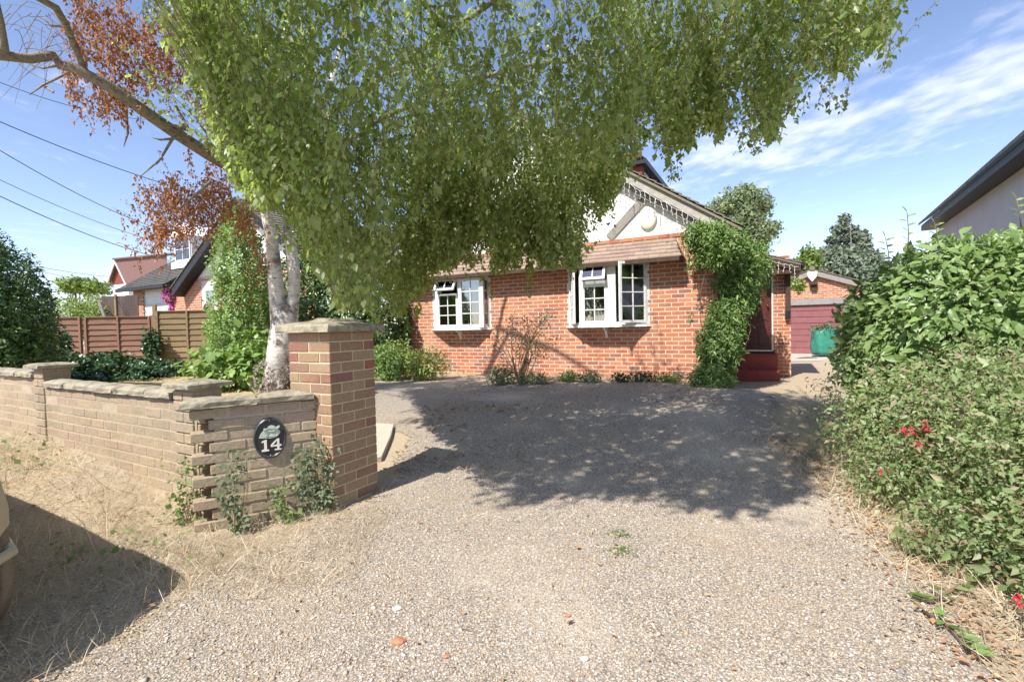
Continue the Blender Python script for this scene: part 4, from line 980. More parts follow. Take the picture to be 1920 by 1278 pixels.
# garage roof: slope back
m=MB(); ov=.35; zr=ze+.02; pr_=R(33); tiles(m,Matrix.Translation((-.35,-ov,zr)),bx1+.3,3.6,pr_,.16,.25,.02); m.prism([(-.33,zr-.03),(bx1,zr-.03),(bx1,zr-.06),(-.33,zr-.06)],-ov+.02,.1)
m.add([(-.35,-ov,zr-.05),(-.35,-ov+3.6*math.cos(pr_),zr+3.6*math.sin(pr_)-.03),(-.35,4.9,zr-.05)],[(0,1,2)])
m.build('garage_roof',M_tileg,bun)
m=MB(); m.box(-.36,bx1-.05,-ov-.09,-ov-.01,zr-.13,zr+.0,bev=.02); m.build('gutter',M_dark,bun)
# main gable
gx_e,gz_e=bp_(322,541,fy-.35); gx_t,gz_t=bp_(377,462,fy-.35); sg_=(gz_t-gz_e)/(gx_t-gx_e); xap=gx_e+3.4; zap=gz_e+sg_*3.4
m=MB(); m.prism([(fx0,zf+.004),(fx1,zf+.004),(fx1,zf+.3),(xap,zap-.25),(fx0,gz_e+sg_*(fx0-gx_e)-.2)],fy+.01,fy+.12); m.build('gable_panel',M_white,bun)
m=MB(); m.prism([(gx_e,gz_e),(gx_e,gz_e-.24),(xap,zap-.24),(xap,zap)],fy-.35,fy-.0); m.prism([(xap,zap),(xap,zap-.24),(2*xap-gx_e,gz_e-.24),(2*xap-gx_e,gz_e)],fy-.35,fy-.0); m.build('bargeboard',M_dark,bun)
m=MB(); pit=math.atan(sg_); sll=3.45/math.cos(pit); tiles(m,Matrix.Translation((gx_e-.05,6,gz_e))@Matrix.Rotation(-math.pi/2,4,'Z'),6-fy+.38,sll,pit,.17,.25,.02); tiles(m,Matrix.Translation((2*xap-gx_e+.05,fy-.38,gz_e))@Matrix.Rotation(math.pi/2,4,'Z'),6-fy+.38,sll,pit,.17,.25,.02); m.build('main_roof',M_tile2,bun)
wx0,wz0=bp_(322,492,.6); wx1,wz1=bp_(350,440,.6); m=MB(); m.box(wx0-.05,wx1+.05,.6,1.9,wz0-.25,wz0); m.box(wx0,wx1,.75,2.6,wz0,wz1); m.prism([(wx0-.1,wz1),(wx1+.1,wz1),((wx0+wx1)/2,wz1+.5)],.55,2.6); dd_=m.build('dormer',M_white,bun)
casement(dd_,Matrix.Translation((wx0+.03,.70,wz0+.03)),wx1-wx0-.06,wz1-wz0-.05,2,2,nm='dormer_window'); m=MB(); m.box(wx0+.05,wx1-.05,.741,.7495,wz0+.05,wz1-.05); m.build('blind',simple('grey green blind',[(.16,.22,.2),(.2,.26,.24)],5,.5,0),dd_)
# hanging basket
hb_=P(321,556,17.2); hk=thing('hanging_basket','hanging basket of trailing magenta flowers by the white garage door','flower basket',tuple(hb_))
p_,nn_=bush_pts([(hb_.x,hb_.y,hb_.z,.30,.25,.28),(hb_.x+.05,hb_.y,hb_.z-.45,.14,.14,.35)],900,.2,.3,.2,cutz=False); leaves('flowers',p_,rdir(900),nn_+rdir(900)*.5,.085,ML_pink,hk,wr=.9)
p_,nn_=bush_pts([(hb_.x,hb_.y,hb_.z-.03,.26,.22,.22)],350,.2,.3,.2,cutz=False); leaves('foliage',p_,rdir(350),nn_,.09,ML_privet,hk,wr=.6)
m=MB(); m.lathe([(.02,-.2),(.16,-.12),(.22,0),(.2,0)],tuple(hb_),12); m.tube([hb_+Vector((0,0,.02)),hb_+Vector((0,0,.6)),hb_+Vector((.1,.5,.66))],.012,5); m.build('basket',M_dark,hk,'world')
# far gabled house
fo_=P(205,535,42); fh=thing('far_house','distant house with plum tiled roof and tile hung gable left of the bungalow','house',(fo_.x,fo_.y,0),R(-18))
FF=FR[fh.name]
def fp(px,py,y=0): return face_xz(px,py,FF,y)
ga,gb=fp(205,530)[0],fp(234,530)[0]; gzt=fp(209,490)[1]; gm=fp(212,500)[0]; ze_=fp(225,531)[1]
m=MB(); m.prism([(ga,ze_),(gb,ze_),((ga+gb)/2,gzt-.2)],.2,5); m.build('gable',M_hang,fh)
m=MB(); m.box(ga,gb,.25,5,0,ze_-.02); m.box(gb,gb+5,1.6,5,0,ze_-.02); m.build('wall',M_white,fh)
m=MB(); mid=(ga+gb)/2
for sx in (-1,1): m.prism([(mid,gzt+.1),(mid+sx*((gb-ga)/2+.3),ze_-.1),(mid+sx*((gb-ga)/2+.3),ze_-.3),(mid,gzt-.15)],-.15,-.05)
m.build('bargeboard',M_upvc,fh)
m=MB(); m.prism([(mid,gzt+.12),(mid-((gb-ga)/2+.3),ze_-.08),(mid-((gb-ga)/2+.3),ze_-.16),(mid,gzt+.04)],-.1,5.2)
m.add([(mid,-.12,gzt+.14),(mid+6.2,-.12,gzt+.14),(mid+6.2,-.12,ze_-.05),(mid+(gb-ga)/2+.3,-.12,ze_-.05)],[(0,3,2,1)])
m.prism([(mid,gzt+.2),(mid+7,gzt+.2),(mid+7,gzt+.08),(mid,gzt+.08)],-.3,.2)
m.build('roof',M_tilep,fh)

# overhead cables
def cable(a,b,sag,label,r=.012):
    pts=[];n=24
    for i in range(n+1):
        t=i/n; p=Vector(a).lerp(Vector(b),t); p.z-=sag*4*t*(1-t); pts.append(p-Vector(a))
    m=MB(); m.tube(pts,r*.68,5); o=m.build('overhead_cable',M_wire); o.location=a; tag(o,label,'cable','overhead cables'); return o
def cab2(x0,y0,x1,y1,Y0,Y1,lab,r=.012,sag=.25):
    a=P(x0,y0,Y0); b=P(x1,y1,Y1); d=(b-a); cable(a-d*.25,b+d*.25,sag,lab,r)
cab2(0,145,230,212,13,17,'highest overhead cable passing behind the dead birch limb',.013)
cab2(0,218,360,352,12,17,'thick dark overhead cable, second from the top',.017)
cab2(0,272,260,409,12,19,'overhead cable, third from the top, ending near the withered leaves',.016)
cab2(0,329,270,440,15,21,'thin overhead cable, fourth from the top',.014)
cab2(20,369,272,470,15,21,'grey overhead cable above the far gabled house, fifth from the top',.02)
cab2(100,503,205,517,26,36,'lowest pair of overhead cables, upper one over the yellow hedge',.02,.1)
cab2(100,512,205,530,26,36,'lowest pair of overhead cables, lower one over the yellow hedge',.018,.1)

# ================================================================ birch
bb=G(522,742); bb=Vector((bb.x,bb.y,bb.z)); TY=bb.y
birch=thing('birch_tree','large weeping birch with peeling white trunk and a canopy arching over the drive','tree',(bb.x,bb.y,bb.z))
def pxs(l,Y): return [P(a,b,Y+(c if c is not None else 0)) for a,b,c in l]
m=MB()
k=TY/F
tr=[P(520,765,TY),P(520,738,TY),P(522,690,TY),P(529,640,TY),P(534,600,TY),P(536,570,TY)]
m.tube(tr,[36*k,30*k,24*k,23*k,22*k,15*k],20)
s1=[P(526,650,TY),P(522,580,TY),P(517,510,TY+.02),P(508,440,TY),P(495,380,TY-.05),P(490,330,TY-.15),P(500,240,TY-.2),P(520,120,TY-.3),P(545,20,TY-.4)]
m.tube(s1,[15*k,15*k,13*k,12*k,9*k,8*k,7*k,5*k,3*k],16)
s2=[P(543,650,TY+.03),P(547,590,TY+.05),P(552,520,TY+.1),P(546,460,TY+.15),P(534,412,TY+.2),P(556,340,TY+.3),P(600,230,TY+.2),P(650,60,TY-.2)]
m.tube(s2,[12*k,12*k,11*k,9*k,7*k,7*k,6*k,3*k],16)
#s3=[P(556,610,TY+.1),P(572,560,TY+.25),P(580,500,TY+.3),P(600,420,TY+.3)]; m.tube(s3,[12*k,9*k,7*k,4*k],10)
o=m.build('trunk',M_birch,birch,'world'); 
for v_ in o.data.vertices:
    n_v=mnoise.noise(Vector(v_.co)*4)*.03+mnoise.noise(Vector(v_.co)*13)*.012; v_.co.x+=n_v; v_.co.y+=n_v*.6
# root ridge bark chunks at base
# dead limb
m=MB()
L1=[P(500,360,TY-.1),P(450,325,TY-.5),P(395,292,TY-.9),P(330,250,TY-1.3),P(265,205,TY-1.7),P(200,160,TY-2.0),P(140,128,TY-2.2),P(112,122,TY-2.25),P(100,104,TY-2.3),P(55,110,TY-2.5),P(0,104,TY-2.7),P(-60,100,TY-2.9)]
m.tube(L1,[.085,.08,.078,.075,.066,.058,.052,.05,.048,.046,.044,.04],12)
L2=[P(165,150,TY-2.1),P(150,110,TY-2.2),P(125,50,TY-2.4),P(105,15,TY-2.6),P(60,-10,TY-2.8),P(20,-60,TY-3)]; m.tube(L2,[.036,.033,.032,.034,.03,.022],10)
L3=[P(8,104,TY-2.7),P(6,80,TY-2.7),P(0,40,TY-2.8),P(-10,0,TY-2.9)]; m.tube(L3,[.04,.035,.03,.03],8)
m.lathe([(0,0),(.05,.0),(.055,.05),(.03,.07),(0,.075)],(0,0,0),10,0,Matrix.Translation(P(345,243,TY-1.2)))
for a,b,c in (((345,258),(300,262),(285,258)),((110,122),(80,128),(52,120)),((120,50),(95,48),(80,30)),((350,240),(310,232),(300,230)),((395,340),(350,380),(300,420)),((330,250),(300,300),(262,332)),((235,190),(240,250),(232,275)),((140,130),(80,160),(55,178)),((80,160),(100,172),(98,175)),((330,200),(345,225),(350,235))):
    m.tube([P(*a,TY-1.4),P(*b,TY-1.45),P(*c,TY-1.5)],[.02,.013,.005],5)
m.build('dead_limb',M_bark,birch,'world')
# main boughs in the canopy
m=MB()
BO=[[(560,340,0),(700,230,-.6),(850,160,-1.2),(1000,120,-1.7),(1150,110,-2.1),(1300,100,-2.3),(1450,60,-2.5)],
    [(600,230,.1),(750,120,-1),(900,20,-2),(1050,-80,-2.6),(1250,-120,-2.8),(1500,-60,-2.9)],
    [(520,120,-.3),(480,20,-1),(430,-60,-1.6)],
    [(600,230,.1),(700,150,.4),(820,120,.8),(950,150,1.0),(1060,200,1.0)],
    [(545,-40,-.4),(600,-200,-1.5),(700,-420,-2.8),(800,-700,-4.0)],
    [(560,340,.3),(640,330,.1),(720,350,-.2),(800,380,-.4)]]
for i,b in enumerate(BO):
    pts=[P(x,y,max(TY+d,1.2)) for x,y,d in b]; n=len(pts); m.tube(pts,[.042*(1-.8*j/(n-1)) for j in range(n)],8)
m.build('boughs',M_bark,birch,'world')
# hanging strands
bx_=[330,360,385,420,450,480,520,575,600,650,700,745,780,820,860,900,950,985,1010,1060,1100,1130,1150,1175,1200,1240,1290,1330,1380,1440,1480,1530,1570,1610,1655,1665]
by_=[20,60,170,300,380,385,390,455,535,590,620,600,560,525,520,515,525,505,475,500,475,420,355,320,280,275,265,260,240,255,185,150,165,150,90,30]
def leaf_strands(nst,sampler,leafL,twm,lens,sp=.034,dead=False):
    Ps=[];Ds=[];Ns=[];Ls=[]
    for _ in range(nst):
        r_=sampler()
        if r_ is None: continue
        bottom,ln=r_; n=max(3,int(ln/sp)); side=np.array([random.gauss(0,.34),random.gauss(0,.34),0])
        tt=np.linspace(0,1,n); z=bottom.z+ln*tt; cur=(tt**2*.7+tt*.55)[:,None]*side*ln
        base=np.array([bottom.x,bottom.y,0])+cur; base[:,2]=z
        base+=rng.normal(0,.006,base.shape)
        pts=[Vector(base[i]) for i in range(0,n,max(1,n//5))]
        if len(pts)>2: twm.tube(pts,.0022,3,cap=False)
        k=2 if not dead else 2
        for q in range(k):
            a=rng.uniform(0,2*math.pi,n); h_=np.stack([np.cos(a),np.sin(a),np.zeros(n)],1)
            Ps.append(base+h_*rng.uniform(.004,.03,n)[:,None]+np.array([0,0,1])*rng.normal(0,.01,n)[:,None])
            Ds.append(h_*rng.uniform(.2,.9,n)[:,None]+np.array([0,0,-1])*rng.uniform(.5,1.1,n)[:,None])
            Ns.append(h_*.6+np.array([-.1,-.2,.5])+rng.normal(0,.5,(n,3))); Ls.append(leafL*rng.lognormal(0,.28,n))
    return np.concatenate(Ps),np.concatenate(Ds),np.concatenate(Ns),np.concatenate(Ls)
def samp_vis():
    px=random.uniform(330,1668); yb=np.interp(px,bx_,by_)
    g=mnoise.noise(Vector((px*.016,1.3,0)))*42+mnoise.noise(Vector((px*.07,7.3,0)))*26
    dist=abs(random.gauss(0,1))*random.choice((16,60,150,260)); py=yb+g-dist-6
    if random.random()<.05 and px>700: py+=random.uniform(10,55)
    if px>1250 and random.random()<.05: py+=random.uniform(30,95)
    if py<-150: return None
    # clumps and gaps
    q=mnoise.noise(Vector((px*.014,py*.017,3.1)))+.7*mnoise.noise(Vector((px*.036,py*.045,9.1)))
    th=-.18 if px<900 else -.08
    if dist<150: th+=.10
    if px>1180: th+=.20
    if px>1480: th+=.1
    if q<th and random.random()<.93: return None
    Yb=np.interp(px,[330,500,700,1000,1300,1660],[5.0,4.4,4.2,4.6,4.6,4.3]); Y=Yb+random.uniform(-1.25,1.7)
    if px>1250: Y=Yb+random.uniform(-.9,.9)
    if py>330 and px>700: Y=max(Y,4.8+random.uniform(0,1.6))
    if px<470 and random.random()<.3: return None
    if 540<px<770 and py>430 and random.random()<.5: return None
    if px<620: Y=min(Y,TY-.35)
    b=P(px,py,Y); k=(b.z+.2)/math.tan(EL)
    if dwall(b.x+AZ.x*k,b.y+AZ.y*k)>8.55 and random.random()>(.22 if px<800 else .07): return None
    return b,random.choice((.25,.4,.55,.8,1.1))
twm=MB()
Pa,Da,Na,La=leaf_strands(9600,samp_vis,.044,twm,None)
# overhead canopy that throws the drive's shade
poly=[(712,735),(820,705),(1000,715),(1200,728),(1380,740),(1560,765),(1565,830),(1500,930),(1440,975),(1300,960),(1180,945),(1080,930),(960,955),(900,900),(860,860),(900,830),(760,790)]
def inpoly(x,y,pl):
    c=False; n=len(pl)
    for i in range(n):
        x1,y1=pl[i];x2,y2=pl[(i+1)%n]
        if (y1>y)!=(y2>y) and x<(x2-x1)*(y-y1)/(y2-y1)+x1: c=not c
    return c
def samp_over():
    for _ in range(60):
        # uniform over ground
        X=random.uniform(-1.6,4.2); Y=random.uniform(2.6,8.4)
        px,py=proj(X,Y,gz(X,Y))
        if py<785 and random.random()>.12: continue
        if not inpoly(px+random.gauss(0,18),py+random.gauss(0,10),poly): continue
        z=random.uniform(3.5,5.4); k=(z-gz(X,Y))/math.tan(EL); q=Vector((X-AZ.x*k,Y-AZ.y*k,z))
        if q.y>.3:
            u_,v_=proj(q.x,q.y,q.z)
            if v_>-20 and 0<u_<1920:
                if v_>np.interp(u_,bx_,by_)-60 or u_<330 or u_>1600: return None
        return q,random.uniform(.3,.7)
    return None
Pb,Db,Nb,Lb=leaf_strands(1700,samp_over,.05,twm,None)
Pl=np.concatenate([Pa,Pb]);Dl=np.concatenate([Da,Db]);Nl=np.concatenate([Na,Nb]);Ll=np.concatenate([La,Lb])
print('birch leaves',len(Pl))
crown=leaves('crown',Pl,Dl,Nl,Ll,ML_birch,birch,wr=.72,fold=.2)
twm.build('hanging_twigs',M_twig,birch,'world')
# withered leaves on the dead limb
tw2=MB()
dz=[((130,40),(330,60),2.2),((180,30),(420,150),2.0),((240,120),(300,220),1.6),((420,160),(470,300),1.3)]
cl_=[(160,60,34,90,2.1,60),(235,95,60,95,1.7,150),(150,160,30,50,2.0,26),(330,70,55,70,1.6,70),(385,185,38,70,1.2,70),(300,120,45,60,1.5,60),(220,200,40,28,1.6,35),(435,200,30,60,1.0,30),
     (335,395,62,50,.9,150),(400,385,52,50,.6,110),(300,440,34,40,.8,50),(455,400,34,60,.4,60),(478,500,12,80,.3,30),(345,445,40,30,.5,30)]
wts=np.array([c[5] for c in cl_],float); wts/=wts.sum()
def samp_dead():
    c=cl_[np.random.choice(len(cl_),p=wts)]
    px=c[0]+random.gauss(0,.58)*c[2]; py=c[1]+random.gauss(0,.58)*c[3]+14; return P(px,py,TY-c[4]+random.uniform(-.25,.25)),random.uniform(.15,.4)
np.random.seed(3)
Pd,Dd,Nd,Ld=leaf_strands(640,samp_dead,.040,tw2,None,.034,True)
dl=leaves('withered_leaves',Pd,Dd,Nd+rng.normal(0,.5,Nd.shape),Ld,ML_dead,birch,wr=.62,fold=.6); dl['label']='rust brown withered leaves on the dead limb'
tw2.build('dead_twigs',M_twig,birch,'world')
# bare twigs top left
m=MB()
for i in range(46):
    a=P(random.uniform(0,140),random.uniform(0,120),TY-2.4); pts=[a]; d=Vector((random.uniform(-1,1),random.uniform(-.3,.3),random.uniform(-.8,.3)))
    for q in range(5): pts.append(pts[-1]+d*.09); d+=Vector((random.uniform(-.4,.4),random.uniform(-.2,.2),random.uniform(-.5,.2)))
    m.tube(pts,[.004,.0035,.003,.0025,.002,.0015],3,cap=False)
m.build('bare_twigs',M_twig,birch,'world')
# bark burrs at the foot
p_,nn_=bush_pts([(bb.x,bb.y,bb.z+.22,.40,.30,.36)],700,.05,.0,.1)
k_=(nn_[:,1]<.2); leaves('peeling_bark',p_[k_],rdir(k_.sum())+np.array([0,0,-.6]),nn_[k_]+rdir(k_.sum())*.6,.05,M_bark,birch,wr=.5,kind='oval')

# ================================================================ shrubs
bshrub,_a,_b=bush('broad_leaved_shrub','large rounded shrub with broad light green leaves at the right of the drive','shrub',
     [(4.82,4.5,.95,1.5,1.45,1.15),(4.02,4.3,.75,.72,.8,.8),(4.10,4.4,1.25,.84,.85,.76),(5.8,4.2,1.25,1.5,1.3,1.0),(5.1,3.6,.9,1.2,.8,1.05)],44000,.070,ML_big,(4.4,4.4,.1),wr=.58,kind='oval',shell=.10,inner=.28,lump=.07,stems=46,sr=.016,rnd=.55,out=1.0,updir=.25,Lv=.3,droop=.25,fold=.2)
bush('gap_blocking_hedge','added dark hedge blocking bright sky gaps behind the broad leaved shrub beside the white house','hedge',[(9.2,8.6,.8,1.5,1.5,1.1),(11.2,8.4,.9,1.6,1.5,1.2)],16000,.09,ML_laurel,(8.6,9.0,0),shell=.1,inner=.3,lump=.1,stems=10)  # unseen hedge, added to block bright sky showing through the shrub
# shoots
for (x,y,x2,y2) in ((1702,450,1701,398),(1668,475,1660,445),(1915,400,1905,370),(1760,440,1752,418)):
    m=MB(); sp_=[];sd2=[]
    a=P(x,y,4.2);b=P(x2,y2,4.2); a.z-=.12; m.tube([a,a.lerp(b,.5)+Vector((.01,0,0)),b],[.005,.004,.0025],4)
    for i in range(7): q=a.lerp(b,.35+.65*i/6); sp_.append(tuple(q)); sd2.append((1 if i%2 else -1,random.uniform(-.4,.4),.35 if i<6 else 1.5))
    so_=m.build('shoot',M_twig,bshrub,'world'); leaves('shoot_leaves',np.array(sp_),np.array(sd2),np.tile([0,-.6,.8],(len(sp_),1)),.075,ML_big,so_,wr=.42,kind='oval')
fe=[(3.38,3.95,.42,.70,.75,.58),(3.25,3.1,.42,.76,.75,.72),(2.86,2.35,.35,.60,.62,.72),(2.65,1.75,.28,.48,.5,.6),(3.75,2.6,.6,.9,1.0,.72),(4.1,3.4,.7,.8,.7,.55),(2.75,3.35,.18,.34,.4,.3),(2.38,2.5,.12,.26,.3,.25),(2.42,1.85,.12,.3,.35,.24),(2.52,2.05,.2,.3,.3,.3),(2.32,1.66,.2,.34,.36,.36)]
ft,fp_,fn_=bush('fuchsia_bush','sprawling fuchsia bush with small leaves and a few crimson flowers in the right foreground','shrub',
     fe,70000,.032,ML_fuch,(3.0,2.8,.0),wr=.5,kind='kite',shell=.22,inner=.25,lump=.2,stems=150,sr=.006,rnd=.9,out=.7,Lv=.35,droop=.2,lf=5)
m=MB()
for i in range(260):   # arching sprays
    k_=rng.integers(len(fp_)); a=Vector(fp_[k_]); d=Vector(fn_[k_])*.7+Vector((random.uniform(-.4,.1),random.uniform(-.4,.2),.5)); pts=[a-d*.1]
    for q in range(5): pts.append(pts[-1]+d*.045); d.z-=.22
    m.tube(pts,[.0025,.0022,.002,.0015,.001,.001],3,cap=False)
m.build('sprays',simple('pinkish stem',[(.30,.14,.11),(.38,.22,.14)],9,.7,0),ft,'world')
fl=[P(1700,808,2.75),P(1712,812,2.75),P(1690,805,2.8),P(1706,800,2.8),P(1730,790,2.8),P(1733,803,2.75),P(1912,1118,1.62),P(1917,1136,1.6),P(1722,830,2.7),P(1650,880,2.9)]
for f in fl:
    q_=np.array([tuple(Vector(f)+Vector((random.gauss(0,.008),random.gauss(0,.012),random.gauss(0,.008)))) for _ in range(9)]); leaves('flower',q_,rdir(len(q_))*.6+np.array([0,-.2,-.6]),rdir(len(q_))+np.array([0,-.6,.2]),.022,ML_red,ft,wr=.4)
bush('clipped_evergreen','tall rounded dark evergreen bush at the left edge behind the low wall','shrub',
     [(-8.72,7.4,1.35,1.35,1.2,1.85),(-8.25,7.2,.8,1.1,1.0,1.1),(-8.8,7.5,1.3,1.1,1.0,1.5)],52000,.062,ML_laurel,(-8.0,7.4,.25),wr=.5,kind='kite',shell=.07,inner=.2,lump=.05,stems=20,rnd=.8,lf=4)
bush('privet_shrub','tall narrow light green shrub growing left of the birch trunk','shrub',
     [(P(462,560,9.0).x,9.0,1.6,.52,.6,1.5),(P(448,480,9.0).x,9.0,2.6,.40,.45,1.05),(P(425,600,9.0).x,9.0,1.1,.34,.4,.7),(P(480,600,9.2).x,9.2,1.1,.6,.6,.9)],26000,.052,ML_privet,(P(455,560,9.0).x,9.0,.3),shell=.16,inner=.3,lump=.2,stems=30,lf=4)
bush('spreading_shrub','low shrub with large pale green leaves in tiers in front of the olive fence','shrub',
     [(P(430,650,8.2).x,8.2,.72,.75,.45,.36),(P(480,640,8.3).x,8.3,.8,.5,.45,.5)],1500,.11,ML_privet,(P(440,690,8.2).x,8.2,.3),wr=.8,kind='oval',shell=.2,inner=.3,lump=.25,stems=16,updir=1.2,out=.4,rnd=.4)
bush('dark_shrub','dark leafy shrub filling the gap between the gate pillar and the house corner','shrub',
     [(P(640,600,10.6).x,10.6,1.4,1.0,.7,1.4),(P(720,600,11.0).x,11.0,1.2,.6,.5,1.5),(P(590,560,10.8).x,10.8,2.0,.8,.6,1.6)],22000,.075,ML_laurel,(P(660,600,10.6).x,10.6,.3),shell=.14,inner=.25,lump=.15,stems=20)
bush('golden_shrub','low yellow green shrub against the house wall below the left window','shrub',
     [(P(795,668,9.6).x,9.6,.60,.48,.35,.30),(P(745,655,9.9).x,9.9,.68,.4,.35,.38)],3200,.055,ML_gold,(P(780,690,9.6).x,9.6,.3),shell=.18,lump=.2,stems=14,updir=.8)
bush('leafy_shrub','mid green shrub beside the golden shrub just right of the pillar cap','shrub',
     [(P(722,650,9.4).x,9.4,.62,.28,.3,.42)],1500,.055,ML_vine,(P(722,690,9.4).x,9.4,.3),shell=.2,lump=.2,stems=10)
# rose like open shrub by the wall
ob=P(975,700,8.35); ob.z=gz(ob.x,ob.y); t=thing('open_rose_shrub','sparse twiggy shrub with reddish and grey green leaves against the brick between the windows','shrub',tuple(ob))
m=MB(); tips=[]
for i in range(26):
    px=random.uniform(918,1040); py=random.uniform(590,660); tips.append(P(px,py,8.45+random.uniform(-.25,.25)))
branches(m,ob,tips,.011,5,.18); 
for tp in list(tips):
    for q in range(3):
        a=ob.lerp(tp,random.uniform(.5,.9)); b=a+Vector((random.uniform(-.25,.25),random.uniform(-.1,.1),random.uniform(.0,.25))); m.tube([a,a.lerp(b,.5)+Vector((0,0,.03)),b],[.005,.004,.002],4,cap=False); tips.append(b)
m.build('stems',M_twig,t,'world')
q_=[]
for tp in tips:
    for _ in range(7): q_.append(tuple(tp+Vector((random.gauss(0,.05),random.gauss(0,.04),random.gauss(0,.06)))))
q_=np.array(q_); h_=len(q_)//2; leaves('leaves',q_[:h_],rdir(h_),rdir(h_)+np.array([0,-.6,.4]),.05,ML_grey,t,wr=.6); o=leaves('reddish_leaves',q_[h_:],rdir(len(q_)-h_),rdir(len(q_)-h_)+np.array([0,-.6,.4]),.045,leafmat('reddish leaf',[(.24,.12,.09),(.30,.18,.12),(.2,.15,.08)],.2,.6),t,wr=.6)
bush('lavender_clump','grey green lavender like clump at the foot of the twiggy shrub','plant',[(P(940,680,8.5).x,8.5,.42,.26,.2,.24),(P(1000,690,8.2).x,8.2,.38,.3,.15,.15)],1500,.075,ML_grey,(P(950,700,8.5).x,8.5,.3),wr=.18,shell=.3,stems=0,updir=.3)
# climber
def vp(px,py,Y): q=P(px,py,Y); return (q.x,q.y,q.z)
ve=[(*vp(1340,462,7.75),.38,.35,.36),(*vp(1372,490,8.1),.42,.45,.5),(*vp(1378,545,8.2),.38,.4,.42),(*vp(1362,600,8.0),.27,.3,.4),(*vp(1345,655,7.75),.30,.3,.42),(*vp(1335,710,7.6),.32,.28,.22),(*vp(1400,500,8.9),.38,.45,.45),(*vp(1310,440,7.75),.22,.2,.17),(*vp(1355,635,7.9),.22,.25,.6)]
vl=Vector(vp(1345,715,7.8)); vl.z=gz(vl.x,vl.y)
vt,vp_,vn_=bush('wall_climber','bushy green creeper climbing the right corner of the house up to the eaves','climber',ve,38000,.06,ML_vine,tuple(vl),wr=.42,shell=.2,inner=.3,lump=.26,stems=9,sr=.009,rnd=.6,out=.6,cutz=True,droop=.3,fold=.25)
o=leaves('shoots',np.array([vp(random.uniform(1290,1300),random.uniform(585,605),7.5) for _ in range(40)]),rdir(40),rdir(40)+np.array([0,-.5,.5]),.05,ML_vine,vt,wr=.36)
# small plants at the wall foot
for i,(px,py,lab,mt) in enumerate(((1065,704,'small green tuft at the foot of the wall left of the right window bracket',ML_grass),(1105,706,'thin weedy plant at the foot of the wall under the right window',ML_grey),(1165,712,'low ivy patch at the foot of the wall under the right window',ML_ivy),(1252,708,'small reddish green plant at the foot of the wall before the creeper',ML_vine),(1205,716,'flat dark green patch at the wall foot right of the window bracket',ML_ivy))):
    q=P(px,py,8.5-.0022*(px-1065)); z=gz(q.x,q.y); bush('wall_foot_plant',lab,'plant',[(q.x,q.y-.1,z+.06,.2,.12,.12)],420,.045,mt,(q.x,q.y,z),stems=5,sr=.004,shell=.3,lump=.2,updir=.8)
# weeds at angled wall
for i,(px,py,rw,hh_,lab,n,Y) in enumerate(((585,885,.10,.30,'ivy clump growing up the join of the angled wall and the gate pillar',620,3.38),(438,905,.08,.34,'ivy stem climbing beside the toothed wall end',380,3.10),(535,930,.07,.12,'small ivy plant low on the angled wall below the number sign',170,3.24),(345,895,.10,.2,'green weeds at the foot of the garden wall near its corner',240,3.2),(608,860,.05,.26,'thin ivy strand on the left face of the gate pillar',110,3.42))):
    q=P(px,py,Y); z=gz(q.x,q.y); nrm=np.array([-.3,-.95,0]) 
    t=thing('wall_ivy',lab,'ivy',(q.x,q.y,z)); k_=n; pos=np.array([q.x,q.y,q.z])+np.stack([rng.normal(0,rw*.6,k_),rng.uniform(-.03,.02,k_),rng.uniform(0,1,k_)**1.3*(q.z+hh_*.6-z)+z-q.z+.01],1)
    pos[:,0]+=.04*np.sin(pos[:,2]*14+i); pos[:,2]=np.maximum(pos[:,2],z+.005)
    leaves('leaves',pos,rdir(k_)*.8+np.array([0,-.2,-.1]),rdir(k_)*.6+np.array([0,-.8,.5]),.026*rng.lognormal(0,.3,k_),[ML_ivy,ML_grey,ML_grass][1 if i in (0,1,4) else 2],t,wr=.8,kind='kite')
    m=MB(); branches(m,(q.x,q.y,z),[tuple(pos[j]) for j in rng.choice(k_,8)],.003,4); m.build('stems',M_twig,t,'world')
# ivy mound before the fence
bush('ivy_mound','dark ivy mound sprawling along the foot of the red brown fence','ivy',
     [(P(170,690,10.5).x,10.5,.45,1.5,.8,.42),(P(90,690,9.6).x,9.6,.4,1.3,.8,.5),(P(260,700,11).x,11.0,.4,1.1,.7,.3)],12000,.075,ML_ivy,(P(170,690,10.5).x,10.5,.3),wr=.85,shell=.12,lump=.2,stems=0,updir=.8)
bush('ivy_column','ivy climbing the tall fence post','ivy',[(P(288,655,13).x,12.95,.95,.22,.15,.55)],700,.09,ML_ivy,(P(288,690,13).x,12.95,.3),wr=.85,shell=.25,lump=.25,stems=5)
bush('ivy_column','ivy sprig climbing the left part of the red brown fence','ivy',[(P(120,625,12.3).x,12.3,1.15,.16,.1,.35)],300,.08,ML_ivy,(P(120,690,12.3).x,12.3,.3),wr=.85,shell=.3,lump=.25,stems=4)
# hedge beyond
bush('yellow_hedge','bright yellow green hedge beyond the fence left of the bungalow','hedge',
     [(P(150,575,17).x,17.0,1.9,1.3,.8,.75),(P(110,575,16.5).x,16.5,1.9,1.0,.8,.8),(P(205,585,20).x,20.0,1.9,.9,.8,.9),(P(190,560,24).x,24.0,2.3,1.8,1,.9)],8000,.10,ML_hedge,(P(150,600,17).x,17.0,.3),wr=.6,shell=.12,lump=.15,stems=10)

